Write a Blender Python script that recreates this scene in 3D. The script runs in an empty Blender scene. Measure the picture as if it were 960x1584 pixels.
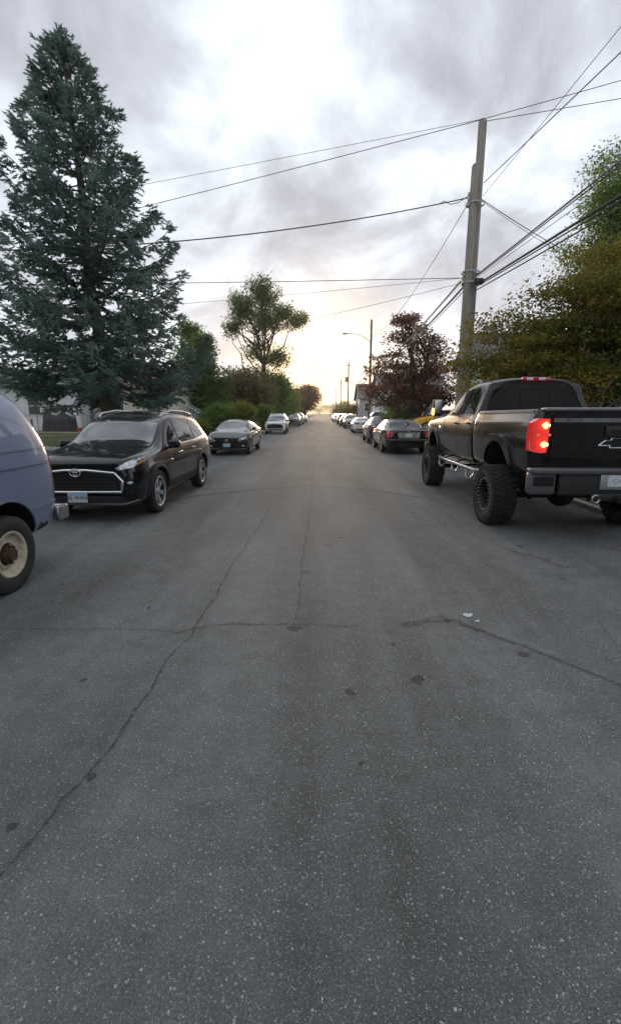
import bpy, bmesh, math, random
import numpy as np
from mathutils import Vector, Matrix
from mathutils.bvhtree import BVHTree

random.seed(7)
rng = np.random.default_rng(11)
sc = bpy.context.scene
COL = sc.collection

# ------------------------------------------------------------------ camera
F_PX, W_PX, H_PX, CAM_H = 700.0, 960.0, 1584.0, 1.7
PITCH = math.atan((792 - 640) / F_PX)
YAW = math.atan(18 / F_PX * math.cos(PITCH))
cam_d = bpy.data.cameras.new('camera')
cam = bpy.data.objects.new('camera', cam_d)
COL.objects.link(cam)
cam.location = (0, 0, CAM_H)
cam.rotation_euler = (math.pi / 2 - PITCH, 0, YAW)
cam_d.sensor_fit = 'VERTICAL'
cam_d.sensor_height = 24.0
cam_d.lens = 24.0 * F_PX / H_PX
cam_d.clip_start = 0.05
cam_d.clip_end = 6000
sc.camera = cam

# ------------------------------------------------------------------ world / sun / exposure
SUN_EL, SUN_AZ = math.radians(4.0), math.radians(-1.0)     # azimuth measured from +Y towards +X
SUN_DIR = Vector((math.sin(SUN_AZ) * math.cos(SUN_EL), math.cos(SUN_AZ) * math.cos(SUN_EL), math.sin(SUN_EL)))
world = bpy.data.worlds.new('World')
sc.world = world
world.use_nodes = True
wn, wl = world.node_tree.nodes, world.node_tree.links
wn.clear()


def nd(nodes, typ, **kw):
    n = nodes.new(typ)
    for k, v in kw.items():
        if k.startswith('i_'):
            key = k[2:]
            n.inputs[int(key) if key.isdigit() else key].default_value = v
        else:
            setattr(n, k, v)
    return n


def math_n(nodes, links, op, a, b=None, c=None, clamp=False):
    n = nodes.new('ShaderNodeMath')
    n.operation = op
    n.use_clamp = clamp
    for i, v in enumerate((a, b, c)):
        if v is None:
            continue
        if isinstance(v, (int, float)):
            n.inputs[i].default_value = v
        else:
            links.new(v, n.inputs[i])
    return n.outputs[0]


def mix_n(nodes, links, fac, a, b, blend='MIX'):
    n = nodes.new('ShaderNodeMix')
    n.data_type = 'RGBA'
    n.blend_type = blend
    for key, v in ((0, fac), (6, a), (7, b)):
        if isinstance(v, (int, float)):
            n.inputs[key].default_value = v
        elif isinstance(v, (tuple, list)):
            n.inputs[key].default_value = (v[0], v[1], v[2], 1)
        else:
            links.new(v, n.inputs[key])
    return n.outputs[2]


def ramp_n(nodes, links, fac, stops, interp='LINEAR'):
    n = nodes.new('ShaderNodeValToRGB')
    n.color_ramp.interpolation = interp
    el = n.color_ramp.elements
    while len(el) < len(stops):
        el.new(0.5)
    for e, (p, c) in zip(el, stops):
        e.position = p
        e.color = (c, c, c, 1) if isinstance(c, (int, float)) else (c[0], c[1], c[2], 1)
    links.new(fac, n.inputs[0])
    return n.outputs[0]


def build_world():
    out = nd(wn, 'ShaderNodeOutputWorld')
    bg = nd(wn, 'ShaderNodeBackground', i_Strength=0.1)
    wl.new(bg.outputs[0], out.inputs[0])
    sky = nd(wn, 'ShaderNodeTexSky', sky_type='NISHITA', sun_disc=False, sun_elevation=SUN_EL,
             sun_rotation=SUN_AZ, altitude=0, air_density=1.0, dust_density=2.0, ozone_density=1.0)
    tc = nd(wn, 'ShaderNodeTexCoord')
    sep = nd(wn, 'ShaderNodeSeparateXYZ')
    wl.new(tc.outputs['Generated'], sep.inputs[0])
    x, y, z = sep.outputs
    zc = math_n(wn, wl, 'MAXIMUM', z, 0.0)
    den = math_n(wn, wl, 'ADD', zc, 0.42)
    px = math_n(wn, wl, 'DIVIDE', x, den)
    py = math_n(wn, wl, 'DIVIDE', y, den)
    comb = nd(wn, 'ShaderNodeCombineXYZ')
    wl.new(px, comb.inputs[0])
    wl.new(py, comb.inputs[1])
    mp = nd(wn, 'ShaderNodeMapping')
    mp.inputs['Location'].default_value = CLOUD_OFF
    mp.inputs['Scale'].default_value = (1.0, 0.8, 1)
    mp.inputs['Rotation'].default_value = (0, 0, math.radians(25))
    wl.new(comb.outputs[0], mp.inputs[0])
    n1 = nd(wn, 'ShaderNodeTexNoise', i_Scale=3.5, i_Detail=9.0, i_Roughness=0.57, i_Distortion=0.35)
    wl.new(mp.outputs[0], n1.inputs['Vector'])
    n2 = nd(wn, 'ShaderNodeTexNoise', i_Scale=1.1, i_Detail=3.0, i_Roughness=0.5)
    mp2 = nd(wn, 'ShaderNodeMapping')
    mp2.inputs['Location'].default_value = CLOUD_OFF2
    wl.new(comb.outputs[0], mp2.inputs[0])
    wl.new(mp2.outputs[0], n2.inputs['Vector'])
    cl = math_n(wn, wl, 'ADD', math_n(wn, wl, 'MULTIPLY', n1.outputs['Fac'], 0.70), math_n(wn, wl, 'MULTIPLY', n2.outputs['Fac'], 0.30))
    # thick lavender-grey cloud -> thin blue-white veil -> bright gaps
    cloud = ramp_n(wn, wl, cl, [(0.40, (2.9, 3.0, 3.4)), (0.47, (3.75, 3.95, 4.4)), (0.535, (5.0, 5.4, 5.95)), (0.60, (6.5, 6.75, 7.1)), (0.68, (8.4, 8.4, 8.4))])
    tint = ramp_n(wn, wl, n2.outputs['Fac'], [(0.48, 0.0), (0.64, 0.4)])
    cloud = mix_n(wn, wl, tint, cloud, (1.0, 0.955, 0.975), 'MULTIPLY')
    # low-sun brightening of the cloud deck (forward scattering round the sun) and pale band at the horizon
    dt = nd(wn, 'ShaderNodeVectorMath', operation='DOT_PRODUCT')
    dt.inputs[1].default_value = SUN_DIR
    wl.new(tc.outputs['Generated'], dt.inputs[0])
    g = math_n(wn, wl, 'MAXIMUM', dt.outputs['Value'], 0.0)
    g1 = math_n(wn, wl, 'POWER', g, 110.0)
    g2 = math_n(wn, wl, 'POWER', g, 170.0)
    band = math_n(wn, wl, 'POWER', math_n(wn, wl, 'SUBTRACT', 1.0, zc), 8.0)
    col = mix_n(wn, wl, math_n(wn, wl, 'MULTIPLY', band, 0.42), cloud, (7.4, 7.2, 7.15))
    col = mix_n(wn, wl, math_n(wn, wl, 'MULTIPLY', g1, 0.75), col, (8.8, 7.9, 7.0))
    col = mix_n(wn, wl, math_n(wn, wl, 'MULTIPLY', g2, 0.95), col, (11.5, 8.4, 4.7))
    # a little of the clear sky shows through the deck
    col = mix_n(wn, wl, 0.04, col, sky.outputs[0])
    wl.new(col, bg.inputs['Color'])


CLOUD_OFF = (1.3, 0.7, 0.0)
CLOUD_OFF2 = (0.7, 1.3, 1.0)
build_world()

sun_d = bpy.data.lights.new('sun', 'SUN')
sun_d.energy = 1.2
sun_d.angle = math.radians(10)
sun_d.color = (1.0, 0.72, 0.48)
sun = bpy.data.objects.new('sun', sun_d)
COL.objects.link(sun)
sun.rotation_euler = (-SUN_DIR).to_track_quat('-Z', 'Y').to_euler()
sun.location = (0, 60, 40)

vs = sc.view_settings
vs.view_transform = 'Standard'
vs.look = 'None'
vs.exposure = 0.88
vs.gamma = 1.0
vs.use_curve_mapping = False
sc.cycles.max_bounces = 6
sc.cycles.diffuse_bounces = 3
sc.cycles.glossy_bounces = 3
sc.cycles.transmission_bounces = 3
sc.cycles.transparent_max_bounces = 6
sc.cycles.volume_bounces = 0
sc.cycles.caustics_reflective = False
sc.cycles.caustics_refractive = False
sc.cycles.use_denoising = True
sc.cycles.use_adaptive_sampling = True
sc.cycles.adaptive_threshold = 0.015

# ------------------------------------------------------------------ pixel helpers (direction only; distance from what it touches)


def ray(px, py):
    d = (cam.rotation_euler.to_matrix() @ Vector(((px - 480) / F_PX, (792 - py) / F_PX, -1.0)))
    return d


def gp(px, py, z=0.0):
    r = ray(px, py)
    t = (z - CAM_H) / r.z
    return Vector((r.x * t, r.y * t, z))


def at(px, py, Y):
    r = ray(px, py)
    t = Y / r.y
    return Vector((r.x * t, Y, CAM_H + r.z * t))


# ------------------------------------------------------------------ materials
MATS = {}


def mat(name, color, rough=0.5, metal=0.0, var=0.12, vscale=6.0, bump=0.0, bscale=60.0, coat=0.0, spec=0.5,
        emit=None, estr=0.0, alpha=1.0, object_coords=True):
    if name in MATS:
        return MATS[name]
    m = bpy.data.materials.new(name)
    m.use_nodes = True
    n, l = m.node_tree.nodes, m.node_tree.links
    b = n['Principled BSDF']
    b.inputs['Roughness'].default_value = rough
    b.inputs['Metallic'].default_value = metal
    b.inputs['Specular IOR Level'].default_value = spec
    b.inputs['Coat Weight'].default_value = coat
    b.inputs['Coat Roughness'].default_value = 0.03
    tc = nd(n, 'ShaderNodeTexCoord')
    if var > 0:
        t = nd(n, 'ShaderNodeTexNoise', i_Scale=vscale, i_Detail=5.0, i_Roughness=0.6)
        l.new(tc.outputs['Object'], t.inputs['Vector'])
        lo = tuple(max(0, c * (1 - var)) for c in color)
        hi = tuple(min(1, c * (1 + var)) for c in color)
        c = ramp_n(n, l, t.outputs['Fac'], [(0.3, lo), (0.7, hi)])
        l.new(c, b.inputs['Base Color'])
        r = ramp_n(n, l, t.outputs['Fac'], [(0.3, max(0.0, rough * 0.9)), (0.7, min(1, rough * 1.15))])
        l.new(r, b.inputs['Roughness'])
    else:
        b.inputs['Base Color'].default_value = (*color, 1)
    if bump > 0:
        t2 = nd(n, 'ShaderNodeTexNoise', i_Scale=bscale, i_Detail=4.0)
        l.new(tc.outputs['Object'], t2.inputs['Vector'])
        bp = nd(n, 'ShaderNodeBump', i_Strength=bump, i_Distance=0.02)
        l.new(t2.outputs['Fac'], bp.inputs['Height'])
        l.new(bp.outputs[0], b.inputs['Normal'])
    if emit:
        b.inputs['Emission Color'].default_value = (*emit, 1)
        b.inputs['Emission Strength'].default_value = estr
    MATS[name] = m
    return m


def paint(name, color, metal=0.35, rough=0.22, dirt=0.25):
    """car paint: flake base, clear coat, road film that thickens in uneven patches"""
    if name in MATS:
        return MATS[name]
    m = bpy.data.materials.new(name)
    m.use_nodes = True
    n, l = m.node_tree.nodes, m.node_tree.links
    b = n['Principled BSDF']
    tc = nd(n, 'ShaderNodeTexCoord')
    t = nd(n, 'ShaderNodeTexNoise', i_Scale=3.0, i_Detail=8.0, i_Roughness=0.65)
    l.new(tc.outputs['Object'], t.inputs['Vector'])
    f = ramp_n(n, l, t.outputs['Fac'], [(0.45, 0.0), (0.8, dirt)])
    c = mix_n(n, l, f, color, (0.10, 0.095, 0.085))
    l.new(c, b.inputs['Base Color'])
    b.inputs['Metallic'].default_value = metal
    b.inputs['Roughness'].default_value = rough
    b.inputs['Coat Weight'].default_value = 1.0
    b.inputs['Specular IOR Level'].default_value = 0.1
    l.new(ramp_n(n, l, t.outputs['Fac'], [(0.4, 0.015), (0.8, 0.06)]), b.inputs['Coat Roughness'])
    MATS[name] = m
    return m


BLACK_PAINT = paint('black car paint', (0.004, 0.0045, 0.0055), 0.0, 0.3, 0.03)
TRUCK_PAINT = paint('black truck paint', (0.005, 0.005, 0.0052), 0.0, 0.3, 0.05)
WHITE_PAINT = paint('white car paint', (0.80, 0.81, 0.82), 0.0, 0.3, 0.05)
SILVER_PAINT = paint('silver car paint', (0.42, 0.44, 0.46), 0.5, 0.3, 0.15)
GREY_PAINT = paint('grey car paint', (0.10, 0.105, 0.12), 0.5, 0.3, 0.15)
TAN_PAINT = paint('tan car paint', (0.30, 0.25, 0.18), 0.5, 0.3, 0.15)
RED_PAINT = paint('dark red car paint', (0.13, 0.018, 0.016), 0.3, 0.3, 0.15)
YELLOW_PAINT = paint('yellow car paint', (0.72, 0.36, 0.015), 0.0, 0.3, 0.05)
NAVY_PAINT = paint('navy car paint', (0.015, 0.02, 0.035), 0.3, 0.25, 0.1)
GLASS = mat('tinted glass', (0.010, 0.011, 0.013), 0.02, 0.0, 0.0, spec=0.5, coat=0.0)
SHIELD = mat('windscreen glass', (0.03, 0.035, 0.038), 0.02, 0.0, 0.0, spec=0.9, coat=1.0)
CHROME = mat('chrome', (0.80, 0.81, 0.82), 0.16, 1.0, 0.05)
DULLCHROME = mat('dull chrome', (0.5, 0.5, 0.5), 0.3, 1.0, 0.25, 20)
SATIN = mat('satin silver', (0.45, 0.46, 0.47), 0.35, 0.8, 0.1)
TRIM = mat('black trim plastic', (0.018, 0.018, 0.019), 0.55, 0.0, 0.25, 12, 0.1, 300)
GAP = mat('panel gap', (0.004, 0.004, 0.004), 0.8, 0.0, 0.0)
RUBBER = mat('tyre rubber', (0.022, 0.022, 0.022), 0.8, 0.0, 0.35, 14, 0.2, 120)
DARKRIM = mat('black rim', (0.012, 0.012, 0.013), 0.3, 0.4, 0.2)
ALLOY = mat('machined alloy', (0.58, 0.58, 0.59), 0.35, 0.7, 0.12)
RIMDARK = mat('rim pocket', (0.02, 0.02, 0.022), 0.5, 0.3, 0.2)
LENS = mat('headlight lens', (0.62, 0.64, 0.66), 0.06, 0.3, 0.25, 18, coat=1.0)
AMBER = mat('amber lens', (0.55, 0.16, 0.015), 0.15, 0.0, 0.1, coat=1.0)
REDLENS = mat('red lens', (0.42, 0.012, 0.012), 0.12, 0.0, 0.15, 20, coat=1.0)
PLATE_BLUE = mat('plate blue', (0.30, 0.52, 0.68), 0.4, 0.0, 0.08)
PLATE_WHITE = mat('plate white', (0.62, 0.66, 0.68), 0.4, 0.0, 0.08)
PLATE_INK = mat('plate ink', (0.02, 0.045, 0.12), 0.5, 0.0, 0.0)
PLATE_PALE = mat('plate pale ink', (0.16, 0.24, 0.42), 0.5, 0.0, 0.0)
WELL = mat('wheel well', (0.008, 0.008, 0.008), 0.9, 0.0, 0.3, 10)
RUST = mat('rust', (0.060, 0.032, 0.020), 0.85, 0.1, 0.5, 30, 0.4, 80)
UNDER = mat('chassis black', (0.012, 0.012, 0.012), 0.7, 0.2, 0.4, 14)

# ------------------------------------------------------------------ object helpers


def link(name, mesh, parent=None, loc=(0, 0, 0), rot=None, mats=None):
    o = bpy.data.objects.new(name, mesh)
    COL.objects.link(o)
    o.location = loc
    if rot is not None:
        o.rotation_euler = rot
    if parent is not None:
        o.parent = parent
    if mats:
        for m in mats:
            mesh.materials.append(m)
    return o


def empty(name, loc=(0, 0, 0), rz=0.0, parent=None):
    o = bpy.data.objects.new(name, None)
    COL.objects.link(o)
    o.empty_display_size = 0.2
    o.location = loc
    o.rotation_euler = (0, 0, rz)
    if parent:
        o.parent = parent
    return o


def tag(o, label=None, cat=None, group=None, kind=None):
    if label:
        o['label'] = label
    if cat:
        o['category'] = cat
    if group:
        o['group'] = group
    if kind:
        o['kind'] = kind
    return o


def to_mesh(bm, name, smooth=False, angle=None):
    me = bpy.data.meshes.new(name)
    bmesh.ops.recalc_face_normals(bm, faces=bm.faces)
    bm.to_mesh(me)
    bm.free()
    if smooth:
        me.polygons.foreach_set('use_smooth', [True] * len(me.polygons))
        if angle:
            me.set_sharp_from_angle(angle=math.radians(angle))
    return me


def np_mesh(name, verts, faces, attrs=None, smooth=False):
    """verts (n,3), faces (m,k) all k-gons"""
    verts = np.asarray(verts, np.float32)
    faces = np.asarray(faces, np.int32)
    me = bpy.data.meshes.new(name)
    k = faces.shape[1]
    me.vertices.add(len(verts))
    me.vertices.foreach_set('co', verts.ravel())
    me.loops.add(faces.size)
    me.loops.foreach_set('vertex_index', faces.ravel())
    me.polygons.add(len(faces))
    me.polygons.foreach_set('loop_start', np.arange(0, faces.size, k, dtype=np.int32))
    me.polygons.foreach_set('loop_total', np.full(len(faces), k, np.int32))
    if smooth:
        me.polygons.foreach_set('use_smooth', np.ones(len(faces), bool))
    me.update(calc_edges=True)
    for an, av in (attrs or {}).items():
        a = me.attributes.new(an, 'FLOAT', 'POINT')
        a.data.foreach_set('value', np.asarray(av, np.float32))
    return me


def bm_box(bm, c, s, bevel=0.0, rot=None, taper=None, seg=2):
    r = bmesh.ops.create_cube(bm, size=1.0)
    vs_ = r['verts']
    for v in vs_:
        t = 1.0
        if taper and v.co.z > 0:
            v.co.x *= taper[0]
            v.co.y *= taper[1]
        v.co = Vector((v.co.x * s[0], v.co.y * s[1], v.co.z * s[2]))
    if bevel > 0:
        eds = list({e for v in vs_ for e in v.link_edges})
        rb = bmesh.ops.bevel(bm, geom=eds, offset=bevel, segments=seg, affect='EDGES', profile=0.5)
        vs_ = list({v for f in rb['faces'] for v in f.verts} | {v for v in vs_ if v.is_valid})
    M = Matrix.Translation(c)
    if rot is not None:
        M = M @ rot.to_matrix().to_4x4() if hasattr(rot, 'to_matrix') else M @ rot
    for v in vs_:
        v.co = M @ v.co
    return vs_


def box_mesh(name, s, bevel=0.0, c=(0, 0, 0), taper=None, smooth=True):
    bm = bmesh.new()
    bm_box(bm, Vector(c), s, bevel, taper=taper)
    return to_mesh(bm, name, smooth, 35)


def bm_tube(bm, pts, rad, seg=8, caps=True):
    pts = [Vector(p) for p in pts]
    n = len(pts)
    rads = rad if isinstance(rad, (list, tuple, np.ndarray)) else [rad] * n
    rings = []
    prev_u = None
    for i, p in enumerate(pts):
        d = (pts[min(i + 1, n - 1)] - pts[max(i - 1, 0)])
        if d.length < 1e-9:
            d = Vector((0, 0, 1))
        d.normalize()
        if prev_u is None:
            u = d.orthogonal().normalized()
        else:
            u = (prev_u - d * prev_u.dot(d))
            u = u.normalized() if u.length > 1e-6 else d.orthogonal().normalized()
        prev_u = u
        w = d.cross(u)
        rings.append([bm.verts.new(p + (u * math.cos(a) + w * math.sin(a)) * rads[i])
                      for a in (2 * math.pi * k / seg for k in range(seg))])
    for a, b in zip(rings, rings[1:]):
        for k in range(seg):
            bm.faces.new((a[k], a[(k + 1) % seg], b[(k + 1) % seg], b[k]))
    if caps:
        bm.faces.new(rings[0][::-1])
        bm.faces.new(rings[-1])


def tube_mesh(name, pts, rad, seg=8):
    bm = bmesh.new()
    bm_tube(bm, pts, rad, seg)
    return to_mesh(bm, name, True, 50)


def bm_lathe(bm, prof, seg=32, axis='X', ang=2 * math.pi, mi=0):
    """prof: list of (r, a); spun round the axis"""
    full = abs(ang - 2 * math.pi) < 1e-6
    cnt = seg if full else seg + 1
    rings = []
    for k in range(cnt):
        t = ang * k / seg
        c, s = math.cos(t), math.sin(t)
        ring = []
        for r, a in prof:
            if axis == 'X':
                ring.append(bm.verts.new((a, r * c, r * s)))
            else:
                ring.append(bm.verts.new((r * c, r * s, a)))
        rings.append(ring)
    for k in range(seg):
        A, B = rings[k], rings[(k + 1) % cnt]
        for i in range(len(prof) - 1):
            try:
                f = bm.faces.new((A[i], A[i + 1], B[i + 1], B[i]))
                f.material_index = mi
            except ValueError:
                pass


def text_mesh(s, size, depth=0.0015):
    cu = bpy.data.curves.new('letters', 'FONT')
    cu.body = s
    cu.size = size
    cu.align_x = 'CENTER'
    cu.align_y = 'CENTER'
    cu.extrude = depth
    cu.resolution_u = 3
    o = bpy.data.objects.new('letters', cu)
    COL.objects.link(o)
    bpy.context.view_layer.update()
    me = bpy.data.meshes.new_from_object(o.evaluated_get(bpy.context.evaluated_depsgraph_get()))
    bpy.data.objects.remove(o)
    bpy.data.curves.remove(cu)
    return me


def xform_mesh(me, M):
    me.transform(M)
    me.update()
    return me


FRONT_M = Matrix(((-1, 0, 0, 0), (0, 0, 1, 0), (0, 1, 0, 0), (0, 0, 0, 1)))    # text that faces +Y
REAR_M = Matrix(((1, 0, 0, 0), (0, 0, -1, 0), (0, 1, 0, 0), (0, 0, 0, 1)))     # text that faces -Y

# ------------------------------------------------------------------ vehicle kit


def eval_mesh(me, mods):
    """run modifiers on a mesh and give back the result"""
    o = bpy.data.objects.new('work', me)
    COL.objects.link(o)
    tmp = []
    for f in mods:
        f(o, tmp)
    bpy.context.view_layer.update()
    res = bpy.data.meshes.new_from_object(o.evaluated_get(bpy.context.evaluated_depsgraph_get()))
    bpy.data.objects.remove(o)
    for t in tmp:
        bpy.data.objects.remove(t)
    return res


def cage_mesh(stations, creases=(), levels=2, end_crease=0.0):
    """stations front to rear: (y, [(x, z[, dy]) * 8]) bottom centre -> top centre; mirrored; smoothed"""
    bm = bmesh.new()
    rings = []
    for y, pts in stations:
        R = []
        Lh = []
        for i, p in enumerate(pts):
            yy = y + (p[2] if len(p) > 2 else 0)
            R.append(bm.verts.new((p[0], yy, p[1])))
            if 0 < i < len(pts) - 1:
                Lh.append(bm.verts.new((-p[0], yy, p[1])))
        rings.append((R, Lh))
    N = len(stations[0][1])
    loops = [R + Lh[::-1] for R, Lh in rings]
    cl = bm.edges.layers.float.new('crease_edge')
    n = len(loops[0])
    for A, B in zip(loops, loops[1:]):
        for k in range(n):
            bm.faces.new((A[k], A[(k + 1) % n], B[(k + 1) % n], B[k]))
    for (R, Lh), flip in ((rings[0], False), (rings[-1], True)):
        bm.faces.new((R[0], R[1], Lh[0]))
        bm.faces.new((R[-1], Lh[-1], R[-2]))
        for k in range(1, N - 2):
            bm.faces.new((R[k], R[k + 1], Lh[k], Lh[k - 1]))
    for row, val in creases:
        for (R, Lh), (R2, L2) in zip(rings, rings[1:]):
            for a, b in ((R[row], R2[row]),) + (((Lh[row - 1], L2[row - 1]),) if 0 < row < N - 1 else ()):
                e = bm.edges.get((a, b))
                if e:
                    e[cl] = val
    if end_crease:
        for k in range(n):
            e = bm.edges.get((loops[-1][k], loops[-1][(k + 1) % n]))
            if e:
                e[cl] = end_crease
    me = to_mesh(bm, 'cage')

    def sub(o, tmp):
        m = o.modifiers.new('s', 'SUBSURF')
        m.levels = m.render_levels = levels
    return eval_mesh(me, [sub])


def cut_cylinders(me, cyls, boxes=()):
    """wheel openings: cyls (y, z, r, x0, x1); boxes (centre, size). Cut faces get material slot 1"""
    bm = bmesh.new()
    for (y, z, r, x0, x1) in cyls:
        M = Matrix.Translation(((x0 + x1) / 2, y, z)) @ Matrix.Rotation(math.pi / 2, 4, 'Y')
        bmesh.ops.create_cone(bm, cap_ends=True, segments=40, radius1=r, radius2=r, depth=abs(x1 - x0), matrix=M)
    for c, s in boxes:
        bm_box(bm, Vector(c), s)
    for f in bm.faces:
        f.material_index = 1
    cm = to_mesh(bm, 'cutter')
    cm.materials.append(None)
    cm.materials.append(None)
    me.materials.append(None)
    me.materials.append(None)

    def boo(o, tmp):
        c = bpy.data.objects.new('cutter', cm)
        COL.objects.link(c)
        tmp.append(c)
        m = o.modifiers.new('b', 'BOOLEAN')
        m.operation = 'DIFFERENCE'
        m.object = c
        m.solver = 'EXACT'
        m.use_self = True
        try:
            m.material_mode = 'INDEX'
        except Exception:
            pass
    r = eval_mesh(me, [boo])
    r.polygons.foreach_set('use_smooth', [True] * len(r.polygons))
    r.set_sharp_from_angle(angle=math.radians(38))
    return r


class Veh:
    def __init__(self):
        self.parts = []
        self.bvh = None

    def set_body(self, me):
        bm = bmesh.new()
        bm.from_mesh(me)
        bmesh.ops.triangulate(bm, faces=bm.faces)
        self.bvh = BVHTree.FromBMesh(bm)
        bm.free()

    def add(self, name, mesh, mats, parent=None, loc=(0, 0, 0), rz=0.0, label=None):
        if mesh is not None:
            want = list(mats)
            while len(mesh.materials) < len(want):
                mesh.materials.append(None)
            for i, m in enumerate(want):
                if m != 'PAINT':
                    mesh.materials[i] = m
        self.parts.append((name, mesh, list(mats), parent, loc, rz, label))
        return len(self.parts) - 1

    PR = {'R': (lambda a, b: Vector((3, a, b)), Vector((-1, 0, 0))), 'L': (lambda a, b: Vector((-3, a, b)), Vector((1, 0, 0))),
          'F': (lambda a, b: Vector((a, 6, b)), Vector((0, -1, 0))), 'B': (lambda a, b: Vector((a, -6, b)), Vector((0, 1, 0))),
          'T': (lambda a, b: Vector((a, b, 5)), Vector((0, 0, -1)))}

    def drape(self, bm, proj, off, thick=0.006):
        fn, d = self.PR[proj]
        bad = []
        for v in bm.verts:
            o = fn(v.co.x, v.co.y)
            h, nrm, _, _ = self.bvh.ray_cast(o, d)
            if h is None:
                bad.append(v)
            else:
                v.co = h - d * off
        bmesh.ops.delete(bm, geom=bad, context='VERTS')
        be = [e for e in bm.edges if e.is_boundary]
        if be:
            r = bmesh.ops.extrude_edge_only(bm, edges=be)
            for g in r['geom']:
                if isinstance(g, bmesh.types.BMVert):
                    g.co += d * (off + thick)
        return bm

    def patch(self, name, poly, proj, mats, off=0.004, res=0.07, parent=None, label=None, thick=0.006):
        """a panel cut to the outline poly and laid on the body"""
        ids = []
        for pr in (('R', 'L') if proj == 'S' else (proj,)):
            bm = bmesh.new()
            bm.faces.new([bm.verts.new((a, b, 0)) for a, b in poly])
            for ax in (0, 1):
                lo = min(p[ax] for p in poly)
                hi = max(p[ax] for p in poly)
                k = int((hi - lo) / res)
                for i in range(1, k + 1):
                    co = [0, 0, 0]
                    no = [0, 0, 0]
                    co[ax] = lo + (hi - lo) * i / (k + 1)
                    no[ax] = 1
                    bmesh.ops.bisect_plane(bm, geom=list(bm.verts) + list(bm.edges) + list(bm.faces), plane_co=co, plane_no=no)
            self.drape(bm, pr, off, thick)
            ids.append(self.add(name, to_mesh(bm, name, True, 40), mats, parent, label=label))
        return ids

    def ribbon(self, name, line, proj, mats, width=0.008, off=0.0015, closed=False, parent=None, other=None, res=0.05, thick=0.004):
        """a narrow strip following a line (or spanning line..other) on the body"""
        ids = []
        for pr in (('R', 'L') if proj == 'S' else (proj,)):
            def dens(pts):
                out = []
                m = len(pts)
                for i in range(m if closed else m - 1):
                    a, b = Vector(pts[i]), Vector(pts[(i + 1) % m])
                    k = cnt[i]
                    for j in range(k):
                        out.append(a.lerp(b, j / k))
                if not closed:
                    out.append(Vector(pts[-1]))
                return out
            m = len(line)
            cnt = [max(1, int((Vector(line[i]) - Vector(line[(i + 1) % m])).length / res)) for i in range(m if closed else m - 1)]
            A0 = dens(line)
            if other is not None:
                A, B = A0, dens(other)
            else:
                A, B = [], []
                for i, p in enumerate(A0):
                    q0 = A0[i - 1] if (i > 0 or closed) else p
                    q1 = A0[(i + 1) % len(A0)] if (i < len(A0) - 1 or closed) else p
                    t = (q1 - q0)
                    t = t.normalized() if t.length > 1e-9 else Vector((1, 0))
                    nn = Vector((-t.y, t.x)) * width / 2
                    A.append(p + nn)
                    B.append(p - nn)
            bm = bmesh.new()
            va = [bm.verts.new((p.x, p.y, 0)) for p in A]
            vb = [bm.verts.new((p.x, p.y, 0)) for p in B]
            k = len(A)
            for i in range(k if closed else k - 1):
                j = (i + 1) % k
                bm.faces.new((va[i], va[j], vb[j], vb[i]))
            self.drape(bm, pr, off, thick)
            ids.append(self.add(name, to_mesh(bm, name, True, 40), mats, parent))
        return ids

    def hit(self, proj, a, b):
        fn, d = self.PR[proj]
        h = self.bvh.ray_cast(fn(a, b), d)[0]
        return h

    def place(self, name, label, cat, loc, rz=0.0, paint_mat=None, scale=(1, 1, 1), group=None, skip=(), swap=None):
        root = empty(name, loc, rz)
        root.scale = scale
        tag(root, label, cat, group)
        objs = []
        for (pn, me, mats, par, l, r, lab) in self.parts:
            if pn in skip or (par is not None and objs[par] is None):
                objs.append(None)
                continue
            o = bpy.data.objects.new(pn, me)
            COL.objects.link(o)
            o.parent = root if par is None else objs[par]
            o.location = l
            o.rotation_euler = (0, 0, r)
            if lab:
                o['label'] = lab
            for i, m in enumerate(mats):
                mm = paint_mat if m == 'PAINT' else (swap or {}).get(m.name, None)
                if mm is not None and me is not None:
                    o.material_slots[i].link = 'OBJECT'
                    o.material_slots[i].material = mm
            objs.append(o)
        return root


def arc(cy, cz, r, a0, a1, n=18):
    return [(cy + r * math.cos(math.radians(a0 + (a1 - a0) * i / n)), cz + r * math.sin(math.radians(a0 + (a1 - a0) * i / n))) for i in range(n + 1)]


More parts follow.
